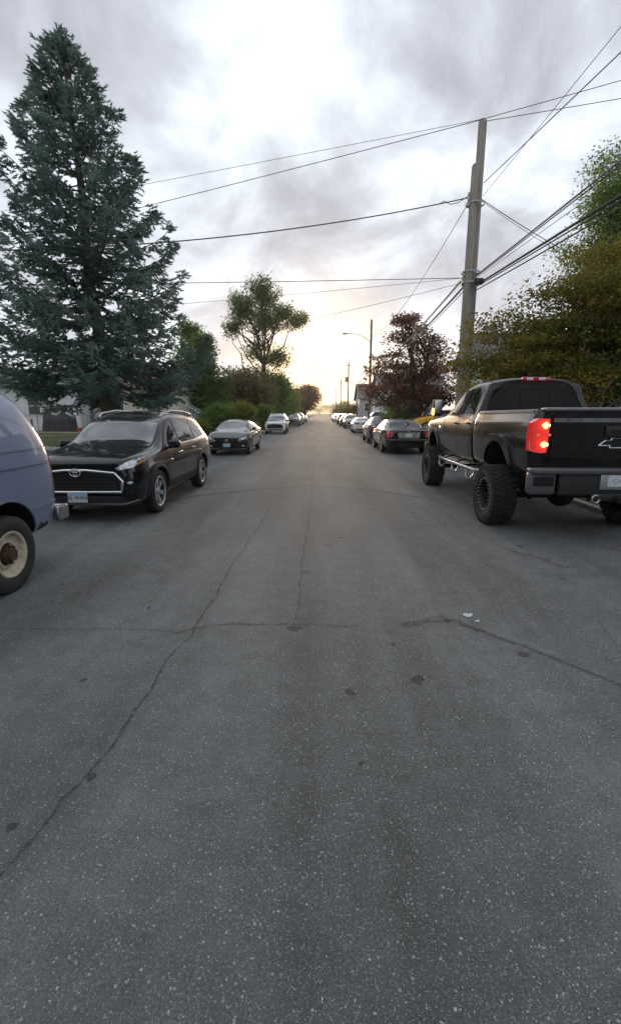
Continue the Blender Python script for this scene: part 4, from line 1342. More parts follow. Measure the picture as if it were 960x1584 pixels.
def grid_sheet(name, xs, ys, hf):
    X, Y = np.meshgrid(xs, ys)
    Z = hf(X, Y)
    V = np.stack([X, Y, Z], -1).reshape(-1, 3)
    nx, ny = len(xs), len(ys)
    I = np.arange(nx * ny).reshape(ny, nx)
    Fc = np.stack([I[:-1, :-1], I[:-1, 1:], I[1:, 1:], I[1:, :-1]], -1).reshape(-1, 4)
    return np_mesh(name, V, Fc, smooth=True)


def asphalt():
    m = bpy.data.materials.new('asphalt')
    m.use_nodes = True
    n, l = m.node_tree.nodes, m.node_tree.links
    b = n['Principled BSDF']
    tc = nd(n, 'ShaderNodeTexCoord')
    P = tc.outputs['Object']

    def noise(scale, detail=4.0, rough=0.6, stretch=None, dist=0.0):
        t = nd(n, 'ShaderNodeTexNoise', i_Scale=scale, i_Detail=detail, i_Roughness=rough, i_Distortion=dist)
        if stretch:
            mp = nd(n, 'ShaderNodeMapping')
            mp.inputs['Scale'].default_value = stretch
            l.new(P, mp.inputs[0])
            l.new(mp.outputs[0], t.inputs['Vector'])
        else:
            l.new(P, t.inputs['Vector'])
        return t.outputs['Fac']
    big = noise(0.35, 6)
    streak = noise(1.2, 5, 0.55, (1.0, 0.12, 1))
    mid = noise(5.0, 6, 0.7)
    fine = noise(110.0, 5, 0.8)
    c = ramp_n(n, l, big, [(0.3, (0.098, 0.104, 0.102)), (0.7, (0.136, 0.144, 0.142))])
    c = mix_n(n, l, 1.0, c, ramp_n(n, l, streak, [(0.3, 0.62), (0.7, 1.34)]), 'MULTIPLY')
    c = mix_n(n, l, 1.0, c, ramp_n(n, l, mid, [(0.25, 0.70), (0.75, 1.28)]), 'MULTIPLY')
    c = mix_n(n, l, 1.0, c, ramp_n(n, l, fine, [(0.3, 0.40), (0.75, 1.75)]), 'MULTIPLY')
    # exposed pale stones, two sizes; more of them in worn patches

    def stones(scale, thr, cells, bright):
        vo = nd(n, 'ShaderNodeTexVoronoi', i_Scale=scale, i_Randomness=1.0)
        wv = nd(n, 'ShaderNodeVectorMath', operation='ADD')
        nz = nd(n, 'ShaderNodeTexNoise', i_Scale=scale * 1.7, i_Detail=1.0)
        l.new(P, nz.inputs['Vector'])
        sv = nd(n, 'ShaderNodeVectorMath', operation='SCALE')
        sv.inputs['Scale'].default_value = 0.5 / scale
        l.new(nz.outputs['Color'], sv.inputs[0])
        l.new(P, wv.inputs[0])
        l.new(sv.outputs[0], wv.inputs[1])
        l.new(wv.outputs[0], vo.inputs['Vector'])
        sx = nd(n, 'ShaderNodeSeparateColor')
        l.new(vo.outputs['Color'], sx.inputs[0])
        pick = math_n(n, l, 'GREATER_THAN', math_n(n, l, 'ADD', sx.outputs[0], math_n(n, l, 'MULTIPLY', math_n(n, l, 'ADD', mid, streak), 0.24)), cells)
        size = math_n(n, l, 'MULTIPLY', sx.outputs[1], thr)
        inside = math_n(n, l, 'LESS_THAN', vo.outputs['Distance'], math_n(n, l, 'ADD', size, thr * 0.35))
        f = math_n(n, l, 'MULTIPLY', pick, inside)
        br = mix_n(n, l, sx.outputs[2], tuple(v * 0.45 for v in bright), bright)
        return f, br
    f1, b1 = stones(72.0, 0.26, 0.98, (0.62, 0.62, 0.60))
    f2, b2 = stones(165.0, 0.36, 0.78, (0.48, 0.47, 0.45))
    f3, b3 = stones(42.0, 0.15, 1.13, (0.75, 0.75, 0.71))
    c = mix_n(n, l, math_n(n, l, 'MULTIPLY', f2, 0.75), c, b2)
    c = mix_n(n, l, math_n(n, l, 'MULTIPLY', f1, 0.85), c, b1)
    c = mix_n(n, l, f3, c, b3)
    # oil spots and damp stains
    vo = nd(n, 'ShaderNodeTexVoronoi', i_Scale=2.9, i_Randomness=1.0)
    wp = nd(n, 'ShaderNodeVectorMath', operation='ADD')
    nz = nd(n, 'ShaderNodeTexNoise', i_Scale=9.0, i_Detail=3.0)
    l.new(P, nz.inputs['Vector'])
    sv = nd(n, 'ShaderNodeVectorMath', operation='SCALE')
    sv.inputs['Scale'].default_value = 0.12
    l.new(nz.outputs['Color'], sv.inputs[0])
    l.new(P, wp.inputs[0])
    l.new(sv.outputs[0], wp.inputs[1])
    l.new(wp.outputs[0], vo.inputs['Vector'])
    sx = nd(n, 'ShaderNodeSeparateColor')
    l.new(vo.outputs['Color'], sx.inputs[0])
    spot = math_n(n, l, 'LESS_THAN', vo.outputs['Distance'], math_n(n, l, 'MULTIPLY', sx.outputs[1], 0.15))
    spot = math_n(n, l, 'MULTIPLY', spot, math_n(n, l, 'GREATER_THAN', sx.outputs[0], 0.35))
    c = mix_n(n, l, math_n(n, l, 'MULTIPLY', spot, 0.72), c, (0.03, 0.03, 0.031))
    l.new(c, b.inputs['Base Color'])
    l.new(ramp_n(n, l, mid, [(0.3, 0.74), (0.7, 0.9)]), b.inputs['Roughness'])
    b.inputs['Specular IOR Level'].default_value = 0.25
    bp = nd(n, 'ShaderNodeBump', i_Strength=0.7, i_Distance=0.006)
    hh = math_n(n, l, 'ADD', fine, math_n(n, l, 'MULTIPLY', f1, 0.6))
    l.new(hh, bp.inputs['Height'])
    l.new(bp.outputs[0], b.inputs['Normal'])
    return m


def grass_ground(name, greens, dirt, amount):
    m = bpy.data.materials.new(name)
    m.use_nodes = True
    n, l = m.node_tree.nodes, m.node_tree.links
    b = n['Principled BSDF']
    tc = nd(n, 'ShaderNodeTexCoord')
    t = nd(n, 'ShaderNodeTexNoise', i_Scale=0.9, i_Detail=8.0, i_Roughness=0.7)
    t2 = nd(n, 'ShaderNodeTexNoise', i_Scale=28.0, i_Detail=5.0, i_Roughness=0.7)
    for q in (t, t2):
        l.new(tc.outputs['Object'], q.inputs['Vector'])
    c = ramp_n(n, l, t2.outputs['Fac'], [(0.3, greens[0]), (0.7, greens[1])])
    f = ramp_n(n, l, t.outputs['Fac'], [(0.5 - amount, 0.0), (0.72 - amount, 0.9)])
    l.new(mix_n(n, l, f, c, dirt), b.inputs['Base Color'])
    b.inputs['Roughness'].default_value = 0.95
    bp = nd(n, 'ShaderNodeBump', i_Strength=0.8, i_Distance=0.05)
    l.new(t2.outputs['Fac'], bp.inputs['Height'])
    l.new(bp.outputs[0], b.inputs['Normal'])
    return m


ROAD = asphalt()
CONC = mat('concrete', (0.30, 0.29, 0.27), 0.85, 0.0, 0.25, 5, 0.3, 90)
LAWN_L = grass_ground('left lawn', ((0.035, 0.055, 0.015), (0.085, 0.11, 0.035)), (0.085, 0.07, 0.045), 0.06)
LAWN_R = grass_ground('right lawn', ((0.04, 0.06, 0.015), (0.10, 0.115, 0.04)), (0.11, 0.10, 0.065), 0.02)
DIRT = grass_ground('field', ((0.04, 0.055, 0.02), (0.08, 0.09, 0.035)), (0.08, 0.07, 0.05), 0.0)

o = link('ground', grid_sheet('ground', np.linspace(-1500, 1500, 9), np.linspace(-400, 3000, 9), lambda x, y: x * 0 - 0.03), mats=[DIRT])
tag(o, kind='structure')
road = link('road', grid_sheet('road', np.array([KL, -2.5, 0, 2.5, KR]), np.concatenate([np.linspace(-40, 60, 26), np.linspace(80, 620, 12)]), lambda x, y: 0.0 * x), mats=[ROAD])
tag(road, kind='structure')
xs_l = np.concatenate([np.linspace(-160, -30, 8), np.linspace(-26, KL - 0.16, 36)])
ys_ = np.concatenate([np.linspace(-40, -5, 6), np.linspace(0, 60, 61), np.linspace(66, 620, 24)])
o = link('left_lawn', grid_sheet('left_lawn', xs_l, ys_, h_left), mats=[LAWN_L])
tag(o, kind='structure')
xs_r = np.concatenate([np.linspace(KR + 0.16, 20, 34), np.linspace(26, 160, 8)])
o = link('right_lawn', grid_sheet('right_lawn', xs_r, ys_, h_right), mats=[LAWN_R])
tag(o, kind='structure')


def kerb(name, x):
    root = empty(name, (x, 0, 0))
    tag(root, kind='structure')
    bm = bmesh.new()
    bm_box(bm, Vector((0, 0, 0)), (0.16, 2.96, 0.14), 0.02)
    me = to_mesh(bm, 'kerb_stone', True, 40)
    me.materials.append(CONC)
    for k in range(26):
        o = link('kerb_stone', me, root, (random.uniform(-0.008, 0.008), -6 + 3 * k + 1.5, random.uniform(-0.012, 0.004)))
        o.rotation_euler = (0, 0, random.uniform(-0.003, 0.003))
    bm = bmesh.new()
    bm_box(bm, Vector((0, 345, 0)), (0.16, 546, 0.13), 0.02)
    link('far_kerb', to_mesh(bm, 'far_kerb', True, 40), root, mats=[CONC])


kerb('left_kerb', KL - 0.08)
kerb('right_kerb', KR + 0.08)


def slab(name, x0, x1, y0, y1, hf, lift, m, n=2):
    """a poured drive, following the lawn, in n panels"""
    root = empty(name, ((x0 + x1) / 2, (y0 + y1) / 2, 0))
    tag(root, kind='structure')
    for k in range(n):
        a = x0 + (x1 - x0) * k / n + 0.012
        b_ = x0 + (x1 - x0) * (k + 1) / n - 0.012
        me = grid_sheet('slab', np.linspace(a, b_, 5), np.linspace(y0, y1, 5), lambda x, y: hf(x, y) + lift)
        bm = bmesh.new()
        bm.from_mesh(me)
        r = bmesh.ops.extrude_edge_only(bm, edges=[e for e in bm.edges if e.is_boundary])
        for g in r['geom']:
            if isinstance(g, bmesh.types.BMVert):
                g.co.z -= 0.1
        bm.to_mesh(me)
        bm.free()
        o = link('slab', me, root, mats=[m])
        o.matrix_parent_inverse = Matrix.Translation(-root.location)


slab('driveway', -16, KL - 0.16, 41.5, 45.5, h_left, 0.03, CONC, 4)
slab('garden_path', -17, KL - 0.16, 17.6, 18.7, h_left, 0.03, CONC, 9)
slab('gravel_drive', KR + 0.16, 14, 29.2, 32.6, h_right, 0.03, CONC, 4)
slab('side_drive', KR + 0.16, 12, 54.5, 59.5, h_right, 0.03, CONC, 3)


# tar-filled cracks and worn paint: thin sheets on the road
def crack_material(name, color, lo, hi, scale=14.0, rough=0.7):
    m = bpy.data.materials.new(name)
    m.use_nodes = True
    n, l = m.node_tree.nodes, m.node_tree.links
    b = n['Principled BSDF']
    b.inputs['Base Color'].default_value = (*color, 1)
    b.inputs['Roughness'].default_value = rough
    tc = nd(n, 'ShaderNodeTexCoord')
    t = nd(n, 'ShaderNodeTexNoise', i_Scale=scale, i_Detail=6.0, i_Roughness=0.75)
    l.new(tc.outputs['Object'], t.inputs['Vector'])
    at_ = nd(n, 'ShaderNodeAttribute', attribute_name='edge')
    s = math_n(n, l, 'ADD', t.outputs['Fac'], math_n(n, l, 'MULTIPLY', at_.outputs['Fac'], 0.5))
    l.new(ramp_n(n, l, s, [(min(lo, 0.98), 0.0), (min(hi, 1.0), 0.55)]), b.inputs['Alpha'])
    return m


TAR = crack_material('tar seal', (0.040, 0.040, 0.041), 0.80, 1.0, 26.0)
TARF = crack_material('faint tar', (0.03, 0.03, 0.031), 0.84, 1.22, 11.0)
WORNW = crack_material('worn white paint', (0.34, 0.34, 0.33), 0.62, 0.95, 9.0)
WORNP = crack_material('worn pink paint', (0.19, 0.12, 0.11), 0.84, 1.0, 11.0)
level = [0.0]


def ribbon_on_road(name, px, width, m, wob=0.03, ground=False):
    level[0] += 0.0004
    P = [Vector(p) if ground else gp(*p) for p in px]
    pts = []
    for a, b_ in zip(P, P[1:]):
        k = max(2, int((b_ - a).length / 0.07))
        for i in range(k):
            pts.append(a.lerp(b_, i / k))
    pts.append(P[-1])
    rr = random.Random(len(px) * 7 + int(P[0].x * 100))
    w1 = w2 = 0.0
    V, Ed, Fc = [], [], []
    for i, p in enumerate(pts):
        d = (pts[min(i + 1, len(pts) - 1)] - pts[max(i - 1, 0)])
        nn = Vector((-d.y, d.x, 0)).normalized()
        w1 = w1 * 0.85 + rr.uniform(-wob, wob) * 0.5
        wd = width * rr.uniform(0.55, 1.25)
        for s, e in ((-1, 0.0), (0, 1.0), (1, 0.0)):
            q = p + nn * (w1 + s * wd / 2)
            V.append((q.x, q.y, 0.004 + level[0]))
            Ed.append(e)
        if i:
            j = 3 * (i - 1)
            Fc += [(j, j + 1, j + 4, j + 3), (j + 1, j + 2, j + 5, j + 4)]
    me = np_mesh(name, V, Fc, {'edge': Ed})
    return link(name, me, road, mats=[m])


ribbon_on_road('tar_crack', [(418, 785), (402, 815), (362, 870), (322, 935), (290, 985), (252, 1030), (203, 1110), (160, 1172), (92, 1235), (30, 1330), (-40, 1400)], 0.06, TAR)
ribbon_on_road('tar_crack', [(0, 975), (150, 974), (270, 980)], 0.045, TAR)
ribbon_on_road('tar_crack', [(270, 980), (330, 967), (440, 964), (552, 972)], 0.12, TAR)
ribbon_on_road('tar_crack', [(620, 970), (700, 958), (770, 985), (850, 1015), (960, 1063)], 0.12, TAR)
ribbon_on_road('tar_crack', [(225, 783), (300, 768), (400, 757), (480, 751), (560, 756), (680, 774)], 0.35, TARF)
ribbon_on_road('tar_crack', [(300, 768), (400, 756), (480, 750), (560, 755)], 0.10, TAR)
ribbon_on_road('tar_crack', [(488, 668), (486, 700), (480, 780), (470, 880), (462, 960)], 0.07, TARF)
ribbon_on_road('tar_crack', [(920, 960), (960, 1012)], 0.03, TAR)
ribbon_on_road('tar_patch', [(620, 968), (680, 955), (740, 975)], 0.22, TARF)
ribbon_on_road('worn_marking', [(537, 706), (547, 706)], 0.45, WORNW, 0.0)
ribbon_on_road('worn_marking', [(552, 706), (567, 707)], 0.70, WORNW, 0.0)
ribbon_on_road('worn_marking', [(573, 708), (590, 709)], 0.40, WORNW, 0.0)
ribbon_on_road('worn_marking', [(785, 850), (830, 862), (880, 880)], 0.34, WORNP, 0.02)
ribbon_on_road('worn_marking', [(925, 845), (960, 852)], 0.30, WORNP, 0.02)

# a squashed wrapper with its torn scrap
bm = bmesh.new()
for k, (cx, cy, r) in enumerate(((0, 0, 0.045), (0.04, -0.12, 0.02))):
    ring = [bm.verts.new((cx + r * random.uniform(0.6, 1.2) * math.cos(a), cy + r * random.uniform(0.5, 0.9) * math.sin(a), random.uniform(0.005, 0.02))) for a in [i * 2 * PI / 9 for i in range(9)]]
    c0 = bm.verts.new((cx, cy, 0.022))
    for i in range(9):
        bm.faces.new((ring[i], ring[(i + 1) % 9], c0))
o = link('paper_wrapper', to_mesh(bm, 'paper_wrapper'), None, gp(723, 953), mats=[mat('white paper', (0.55, 0.56, 0.58), 0.6, 0.0, 0.2, 30)])
tag(o, 'small crumpled white wrapper lying on the asphalt', 'litter')

# ------------------------------------------------------------------ foliage kit


def leaf_material(name, stops, trans=0.35, rough=0.55):
    m = bpy.data.materials.new(name)
    m.use_nodes = True
    n, l = m.node_tree.nodes, m.node_tree.links
    b = n['Principled BSDF']
    b.inputs['Roughness'].default_value = rough
    b.inputs['Specular IOR Level'].default_value = 0.12
    a = nd(n, 'ShaderNodeAttribute', attribute_name='var')
    c = ramp_n(n, l, a.outputs['Fac'], stops)
    l.new(c, b.inputs['Base Color'])
    tr = nd(n, 'ShaderNodeBsdfTranslucent')
    l.new(mix_n(n, l, 0.5, c, tuple(min(1, v * 1.6) for v in stops[-1][1])), tr.inputs['Color'])
    mx = nd(n, 'ShaderNodeMixShader', i_0=trans)
    l.new(b.outputs[0], mx.inputs[1])
    l.new(tr.outputs[0], mx.inputs[2])
    l.new(mx.outputs[0], n['Material Output'].inputs[0])
    return m


def scatter(template, faces, T, var):
    """template (k,3), T (m,3,4) transforms -> verts, faces, var attribute"""
    k, m_ = len(template), len(T)
    V = np.einsum('mij,kj->mki', T[:, :, :3], template) + T[:, None, :, 3]
    Fc = (np.asarray(faces)[None] + (np.arange(m_) * k)[:, None, None]).reshape(-1, len(faces[0]))
    return V.reshape(-1, 3), Fc, np.repeat(var, k)


LEAF = np.array([(0, 0, 0), (-0.32, 0.45, 0.10), (0, 1.0, -0.06), (0.32, 0.45, 0.10)])
LEAF_F = [(0, 1, 2, 3)]


def frames(dirs, up, g):
    """orthonormal frames: column 1 along dirs, column 2 near up"""
    d = dirs / np.linalg.norm(dirs, axis=1, keepdims=True)
    x = np.cross(d, up)
    x /= np.linalg.norm(x, axis=1, keepdims=True) + 1e-9
    z = np.cross(x, d)
    return np.stack([x, d, z], -1)


def leaves(centres, spread, per, size, clump_var, g, flat=0.55, droop=0.3):
    """leaf blades round clump centres; var = clump tone + leaf tone"""
    m_ = len(centres)
    n = m_ * per
    C = np.repeat(centres, per, 0)
    off = np.clip(g.normal(0, 1, (n, 3)), -1.7, 1.7) * np.array([1, 1, flat]) * np.repeat(spread, per)[:, None]
    pos = C + off
    d = off * np.array([1, 1, 0.4]) + g.normal(0, 0.5, (n, 3)) * np.repeat(spread, per)[:, None] + np.array([0, 0, -droop]) * np.repeat(spread, per)[:, None]
    up = np.array([0, 0, 1.0]) + g.normal(0, 0.75, (n, 3))
    Fm = frames(d + 1e-6, up, g)
    s = size * g.uniform(0.6, 1.25, n)
    T = np.concatenate([Fm * s[:, None, None], pos[:, :, None]], 2)
    var = np.clip(np.repeat(clump_var, per) + g.normal(0, 0.13, n), 0, 1)
    return scatter(LEAF, LEAF_F, T, var)


BARK = mat('bark', (0.085, 0.068, 0.052), 0.9, 0.0, 0.4, 12, 0.8, 35)
BARKG = mat('grey bark', (0.25, 0.22, 0.185), 0.9, 0.0, 0.35, 12, 0.8, 35)


def crooked(a, b_, g, n=5, amp=0.08, sag=0.0):
    a, b_ = np.array(a, float), np.array(b_, float)
    L = np.linalg.norm(b_ - a)
    t = np.linspace(0, 1, n)[:, None]
    p = a + (b_ - a) * t
    w = g.normal(0, amp * L, (n, 3)) * np.sin(np.pi * t)
    p = p + w
    p[:, 2] += sag * L * np.sin(np.pi * t[:, 0])
    return p


def tree(name, label, base, trunks, lobes, nclump, per, size, m, seed, limb_frac=0.35, group=None, bark=None, trunk_r=0.16, clump=(0.3, 0.55), shell=0.5, flat=0.55, trunk_top=0.75, twig=0.012, fork=0.0):
    """base (x,y,z); trunks: list of (dx,dy) lean at the top; lobes: (dx,dy,dz,rx,ry,rz,w) crown volumes relative to base"""
    g = np.random.default_rng(seed)
    base = np.array(base, float)
    lb = np.array(lobes, float)
    pk = g.choice(len(lb), nclump, p=lb[:, 6] / lb[:, 6].sum())
    u = g.normal(0, 1, (nclump, 3))
    u /= np.linalg.norm(u, axis=1, keepdims=True)
    r = g.uniform(0, 1, nclump) ** shell
    C = base + lb[pk, :3] + u * r[:, None] * lb[pk, 3:6]
    C = C[C[:, 2] > base[2] + 0.15]
    cv = np.clip(0.48 + g.normal(0, 0.27, len(C)), 0, 1)
    sp = g.uniform(*clump, len(C)) * 0.5
    V, Fc, var = leaves(C, sp, per, size, cv, g, flat)
    root = empty(name, tuple(base))
    tag(root, label, 'tree' if 'shrub' not in name and 'hedge' not in name else 'shrub', group)
    top = (base + lb[:, :3]).max(0)
    bm = bmesh.new()
    ends = []
    topz = base[2] + (lb[:, 2] + lb[:, 5]).max()
    for (dx, dy) in trunks:
        zt = base[2] + (topz - base[2]) * trunk_top
        p = crooked(base + [dx * 0.08, dy * 0.08, -0.15], [base[0] + dx, base[1] + dy, zt], g, 9, 0.012)
        if fork > 0:
            tt = (p[:, 2] - base[2]) / (zt - base[2])
            kk = np.clip((tt - fork) / (1 - fork), 0, 1)
            p[:, 0] = base[0] + dx * kk + g.normal(0, 0.04, 9)
            p[:, 1] = base[1] + dy * kk
        bm_tube(bm, [tuple(q) for q in p], [trunk_r * (1.25 if i == 0 else 1) * (1 - 0.82 * i / 8) for i in range(9)], 9)
        ends.append(p)
    for q in C[g.random(len(C)) < limb_frac]:
        best = None
        for p in ends:
            cand = p[p[:, 2] < q[2] - 0.7 * np.hypot(p[:, 0] - q[0], p[:, 1] - q[1])]
            if len(cand) == 0:
                cand = p[2:4]
            cand = cand[max(0, len(cand) - 4):]
            k = cand[g.integers(len(cand))]
            dd = np.linalg.norm(k - q)
            if best is None or dd < best[0]:
                best = (dd, k)
        L, k = best
        pts = crooked(k, q, g, 6, 0.06, 0.05)
        r0 = min(trunk_r * 0.42, 0.012 + L * 0.016)
        bm_tube(bm, [tuple(a) for a in pts], [r0 + (twig - r0) * i / 5 for i in range(6)], 5)
    link('trunk', to_mesh(bm, 'trunk', True), root, tuple(-base), mats=[bark or BARK])
    link('crown', np_mesh('crown', V, Fc, {'var': var}), root, tuple(-base), mats=[m])
    return root


def spruce(name, label, base, H, Rmax, seed, m):
    g = np.random.default_rng(seed)
    base = np.array(base, float)
    root = empty(name, tuple(base))
    tag(root, label, 'tree')
    bm = bmesh.new()
    n = 12
    tp = crooked((0, 0, -0.2), (SPR_LEAN[0], SPR_LEAN[1], H), g, n, 0.004)
    bm_tube(bm, [tuple(q) for q in tp], [0.26 * (1 - i / (n - 1)) ** 0.8 + 0.02 for i in range(n)], 10)
    tw_p, tw_d, tw_s, tw_v = [], [], [], []
    z = 2.65
    while z < H - 0.25:
        t = (z - 1.9) / (H - 1.9)
        prof = (1 - t) ** 0.81 * min(1.0, 0.90 + 0.6 * t)
        k = int(7 + 3 * (1 - t))
        a0 = g.uniform(0, 2 * np.pi)
        for j in range(k):
            if g.random() < 0.10:
                continue
            a = a0 + 2 * np.pi * j / k + g.normal(0, 0.2)
            L = max(0.32, Rmax * prof * g.uniform(0.76, 1.06))
            zz = z + g.normal(0, 0.13)
            ax = np.array([np.interp(zz, tp[:, 2], tp[:, 0]), np.interp(zz, tp[:, 2], tp[:, 1]), zz])
            out = np.array([np.cos(a), np.sin(a), 0])
            side = np.array([-np.sin(a), np.cos(a), 0])
            rise = (0.55 * t - 0.10) + g.normal(0, 0.05)
            ns = max(4, int(L / 0.13))
            s = np.linspace(0, 1, ns)
            pts = ax + out * (L * s)[:, None] + np.array([0, 0, 1]) * (L * (rise * s - 0.30 * (1 - t * 0.6) * s * (1 - s) * 2.0 + 0.16 * s ** 3))[:, None]
            pts += side * (g.normal(0, 0.03, ns) * L * s)[:, None]
            bm_tube(bm, [tuple(q) for q in pts[::2]] + [tuple(pts[-1])], [0.035 * (L / 4 + 0.25) * (1 - 0.85 * i / max(1, len(pts[::2]))) + 0.004 for i in range(len(pts[::2]) + 1)], 4, False)
            bt = g.normal(0, 0.16)
            # flat sprays of side twigs along the outer part of the bough
            for i in range(ns):
                if s[i] < 0.36 and g.random() < 0.8:
                    continue
                wid = min(0.75, 0.16 + 0.34 * L * (1 - s[i]) * (0.35 + s[i]))
                for sg in (-1, 1):
                    m2 = max(1, int(wid / 0.085))
                    d = out * 0.75 + side * sg * 0.8 + np.array([0, 0, g.normal(-0.16, 0.2)])
                    d /= np.linalg.norm(d)
                    for q in range(m2):
                        tw_p.append(pts[i] + d * (0.085 * q + 0.02) + np.array([0, 0, -0.05 * q * 0.13 - g.uniform(0, 0.05)]) + g.normal(0, 0.03, 3))
                        tw_d.append(d + g.normal(0, 0.25, 3))
                        tw_s.append(g.uniform(0.12, 0.21))
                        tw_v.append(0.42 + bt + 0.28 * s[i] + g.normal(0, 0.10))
            for _ in range(18):
                tw_p.append(pts[-1] - out * g.uniform(0, 0.30) + g.normal(0, 0.08, 3))
                tw_d.append(out + np.array([0, 0, 0.15]) + g.normal(0, 0.35, 3))
                tw_s.append(g.uniform(0.14, 0.24))
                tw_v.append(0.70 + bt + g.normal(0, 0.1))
        z += 0.30 + 0.14 * (1 - t)
    for _ in range(40):
        zz = H - g.uniform(0, 0.9)
        tw_p.append(np.array([np.interp(zz, tp[:, 2], tp[:, 0]), 0, zz]))
        tw_d.append(np.array([g.normal(0, 0.6), g.normal(0, 0.6), 1]))
        tw_s.append(0.24)
        tw_v.append(0.6)
    # a tuft: needles round a short twig
    tv, tf = [], []
    for k in range(9):
        a = k * 2.4
        y0 = 0.05 + 0.085 * k
        rr_ = 0.30 * (1 - 0.35 * y0)
        c, s_ = math.cos(a) * rr_, math.sin(a) * rr_
        px_, pz_ = -math.sin(a) * 0.10, math.cos(a) * 0.10
        b0 = len(tv)
        tv += [(px_, y0 - 0.02, pz_), (-px_, y0 - 0.02, -pz_), (c, y0 + 0.34, s_)]
        tf.append((b0, b0 + 1, b0 + 2))
    P = np.array(tw_p)
    Fm = frames(np.array(tw_d), np.array([0, 0, 1.0]) + g.normal(0, 0.3, (len(P), 3)), g)
    T = np.concatenate([Fm * np.array(tw_s)[:, None, None] * 1.25, P[:, :, None]], 2)
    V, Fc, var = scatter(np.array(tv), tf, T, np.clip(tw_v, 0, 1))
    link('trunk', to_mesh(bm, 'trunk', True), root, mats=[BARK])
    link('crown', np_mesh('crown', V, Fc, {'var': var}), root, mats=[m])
    return root


SPR_LEAN = (-0.55, 0.2)
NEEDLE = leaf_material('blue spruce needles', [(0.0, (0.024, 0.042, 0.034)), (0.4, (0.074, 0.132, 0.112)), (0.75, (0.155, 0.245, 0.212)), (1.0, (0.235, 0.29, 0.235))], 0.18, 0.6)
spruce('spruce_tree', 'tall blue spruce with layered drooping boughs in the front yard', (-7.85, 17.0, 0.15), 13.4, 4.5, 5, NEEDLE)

# broad-leaved trees and shrubs -------------------------------------------------
AUTUMN = leaf_material('turning maple leaves', [(0.0, (0.034, 0.060, 0.011)), (0.45, (0.078, 0.120, 0.021)), (0.72, (0.135, 0.165, 0.03)), (0.92, (0.22, 0.20, 0.036)), (1.0, (0.32, 0.21, 0.05))], 0.45)
GREEN = leaf_material('green leaves', [(0.0, (0.043, 0.086, 0.018)), (0.5, (0.101, 0.183, 0.039)), (1.0, (0.166, 0.252, 0.062))], 0.50)
PALE = leaf_material('pale leaves', [(0.0, (0.044, 0.078, 0.020)), (0.5, (0.093, 0.152, 0.041)), (1.0, (0.163, 0.228, 0.069))], 0.50)
DARKG = leaf_material('dark leaves', [(0.0, (0.030, 0.065, 0.021)), (0.5, (0.072, 0.131, 0.037)), (1.0, (0.122, 0.194, 0.055))], 0.40)
MAROON = leaf_material('maroon leaves', [(0.0, (0.040, 0.046, 0.022)), (0.4, (0.085, 0.066, 0.042)), (0.7, (0.17, 0.078, 0.056)), (1.0, (0.25, 0.10, 0.068))], 0.40)
BROWN = leaf_material('browned vines', [(0.0, (0.050, 0.058, 0.026)), (0.5, (0.105, 0.112, 0.048)), (1.0, (0.18, 0.16, 0.08))], 0.42)
RUSSET = leaf_material('russet leaves', [(0.0, (0.042, 0.030, 0.014)), (0.5, (0.108, 0.066, 0.029)), (1.0, (0.192, 0.108, 0.042))], 0.45)
LIME = leaf_material('lime leaves', [(0.0, (0.054, 0.078, 0.014)), (0.5, (0.120, 0.156, 0.030)), (1.0, (0.240, 0.240, 0.048))], 0.45)
HL = lambda x, y: float(h_left(np.array(x), np.array(y)))
HR = lambda x, y: float(h_right(np.array(x), np.array(y)))

tree('maple_tree', 'spreading multi-stemmed maple turning orange beside the pickup truck', (7.7, 13.2, HR(7.7, 13.2)), [(-0.9, 0.1), (0.3, 0.5), (1.3, -0.2), (2.2, 0.4)],
     [(-2.0, 0, 3.2, 1.7, 1.6, 1.2, 3), (-1.6, -0.3, 2.5, 1.9, 1.4, 0.7, 2), (-0.4, 0, 4.4, 1.8, 2.0, 1.4, 3.2), (1.6, 0, 4.9, 2.2, 2.0, 1.7, 4), (3.8, 0, 4.9, 2.4, 2.2, 2.1, 4), (1.2, -0.6, 3.7, 2.0, 1.4, 0.8, 2.2), (4.4, -0.4, 3.6, 2.0, 1.6, 0.9, 2)],
     470, 230, 0.095, AUTUMN, 21, 0.5, bark=BARKG, trunk_r=0.10, clump=(0.6, 1.15), shell=0.55, flat=0.20, trunk_top=0.62, twig=0.006)
tree('ash_tree', 'tall loose green tree rising behind the orange maple', (13.6, 22.5, HR(13.6, 22.5)), [(0.2, 0)],
     [(-0.8, 0, 10.4, 1.5, 1.8, 1.9, 2), (-1.2, 0, 8.2, 1.7, 1.8, 1.2, 2), (1.2, 0, 9.6, 2.4, 2.2, 2.6, 3), (0.4, 0, 6.6, 2.6, 2.4, 1.6, 2)],
     230, 110, 0.13, GREEN, 22, 0.9, trunk_r=0.2, clump=(0.5, 1.0), flat=0.6)
tree('red_maple_tree', 'dark maroon-leaved tree behind the long black sedan', (6.9, 34.0, HR(6.9, 34.0)), [(-0.5, 0), (0.6, 0.3)],
     [(-1.9, 0, 2.9, 2.1, 2.0, 1.1, 3), (-1.7, 0, 4.8, 1.9, 1.8, 1.1, 2.5), (1.1, 0, 4.6, 1.7, 1.8, 1.5, 2.5), (-0.9, 0, 6.5, 1.6, 1.5, 1.0, 1.8), (-1.0, 0, 7.8, 0.8, 0.8, 0.6, 0.8), (1.1, 0, 2.8, 1.8, 1.6, 1.1, 2.5), (-0.2, 0, 3.6, 1.8, 1.8, 1.6, 1.5), (0.8, 0, 6.2, 1.0, 1.2, 0.7, 0.8)],
     210, 110, 0.17, MAROON, 23, 0.4, trunk_r=0.19, clump=(0.5, 1.0), flat=0.38, trunk_top=0.7)
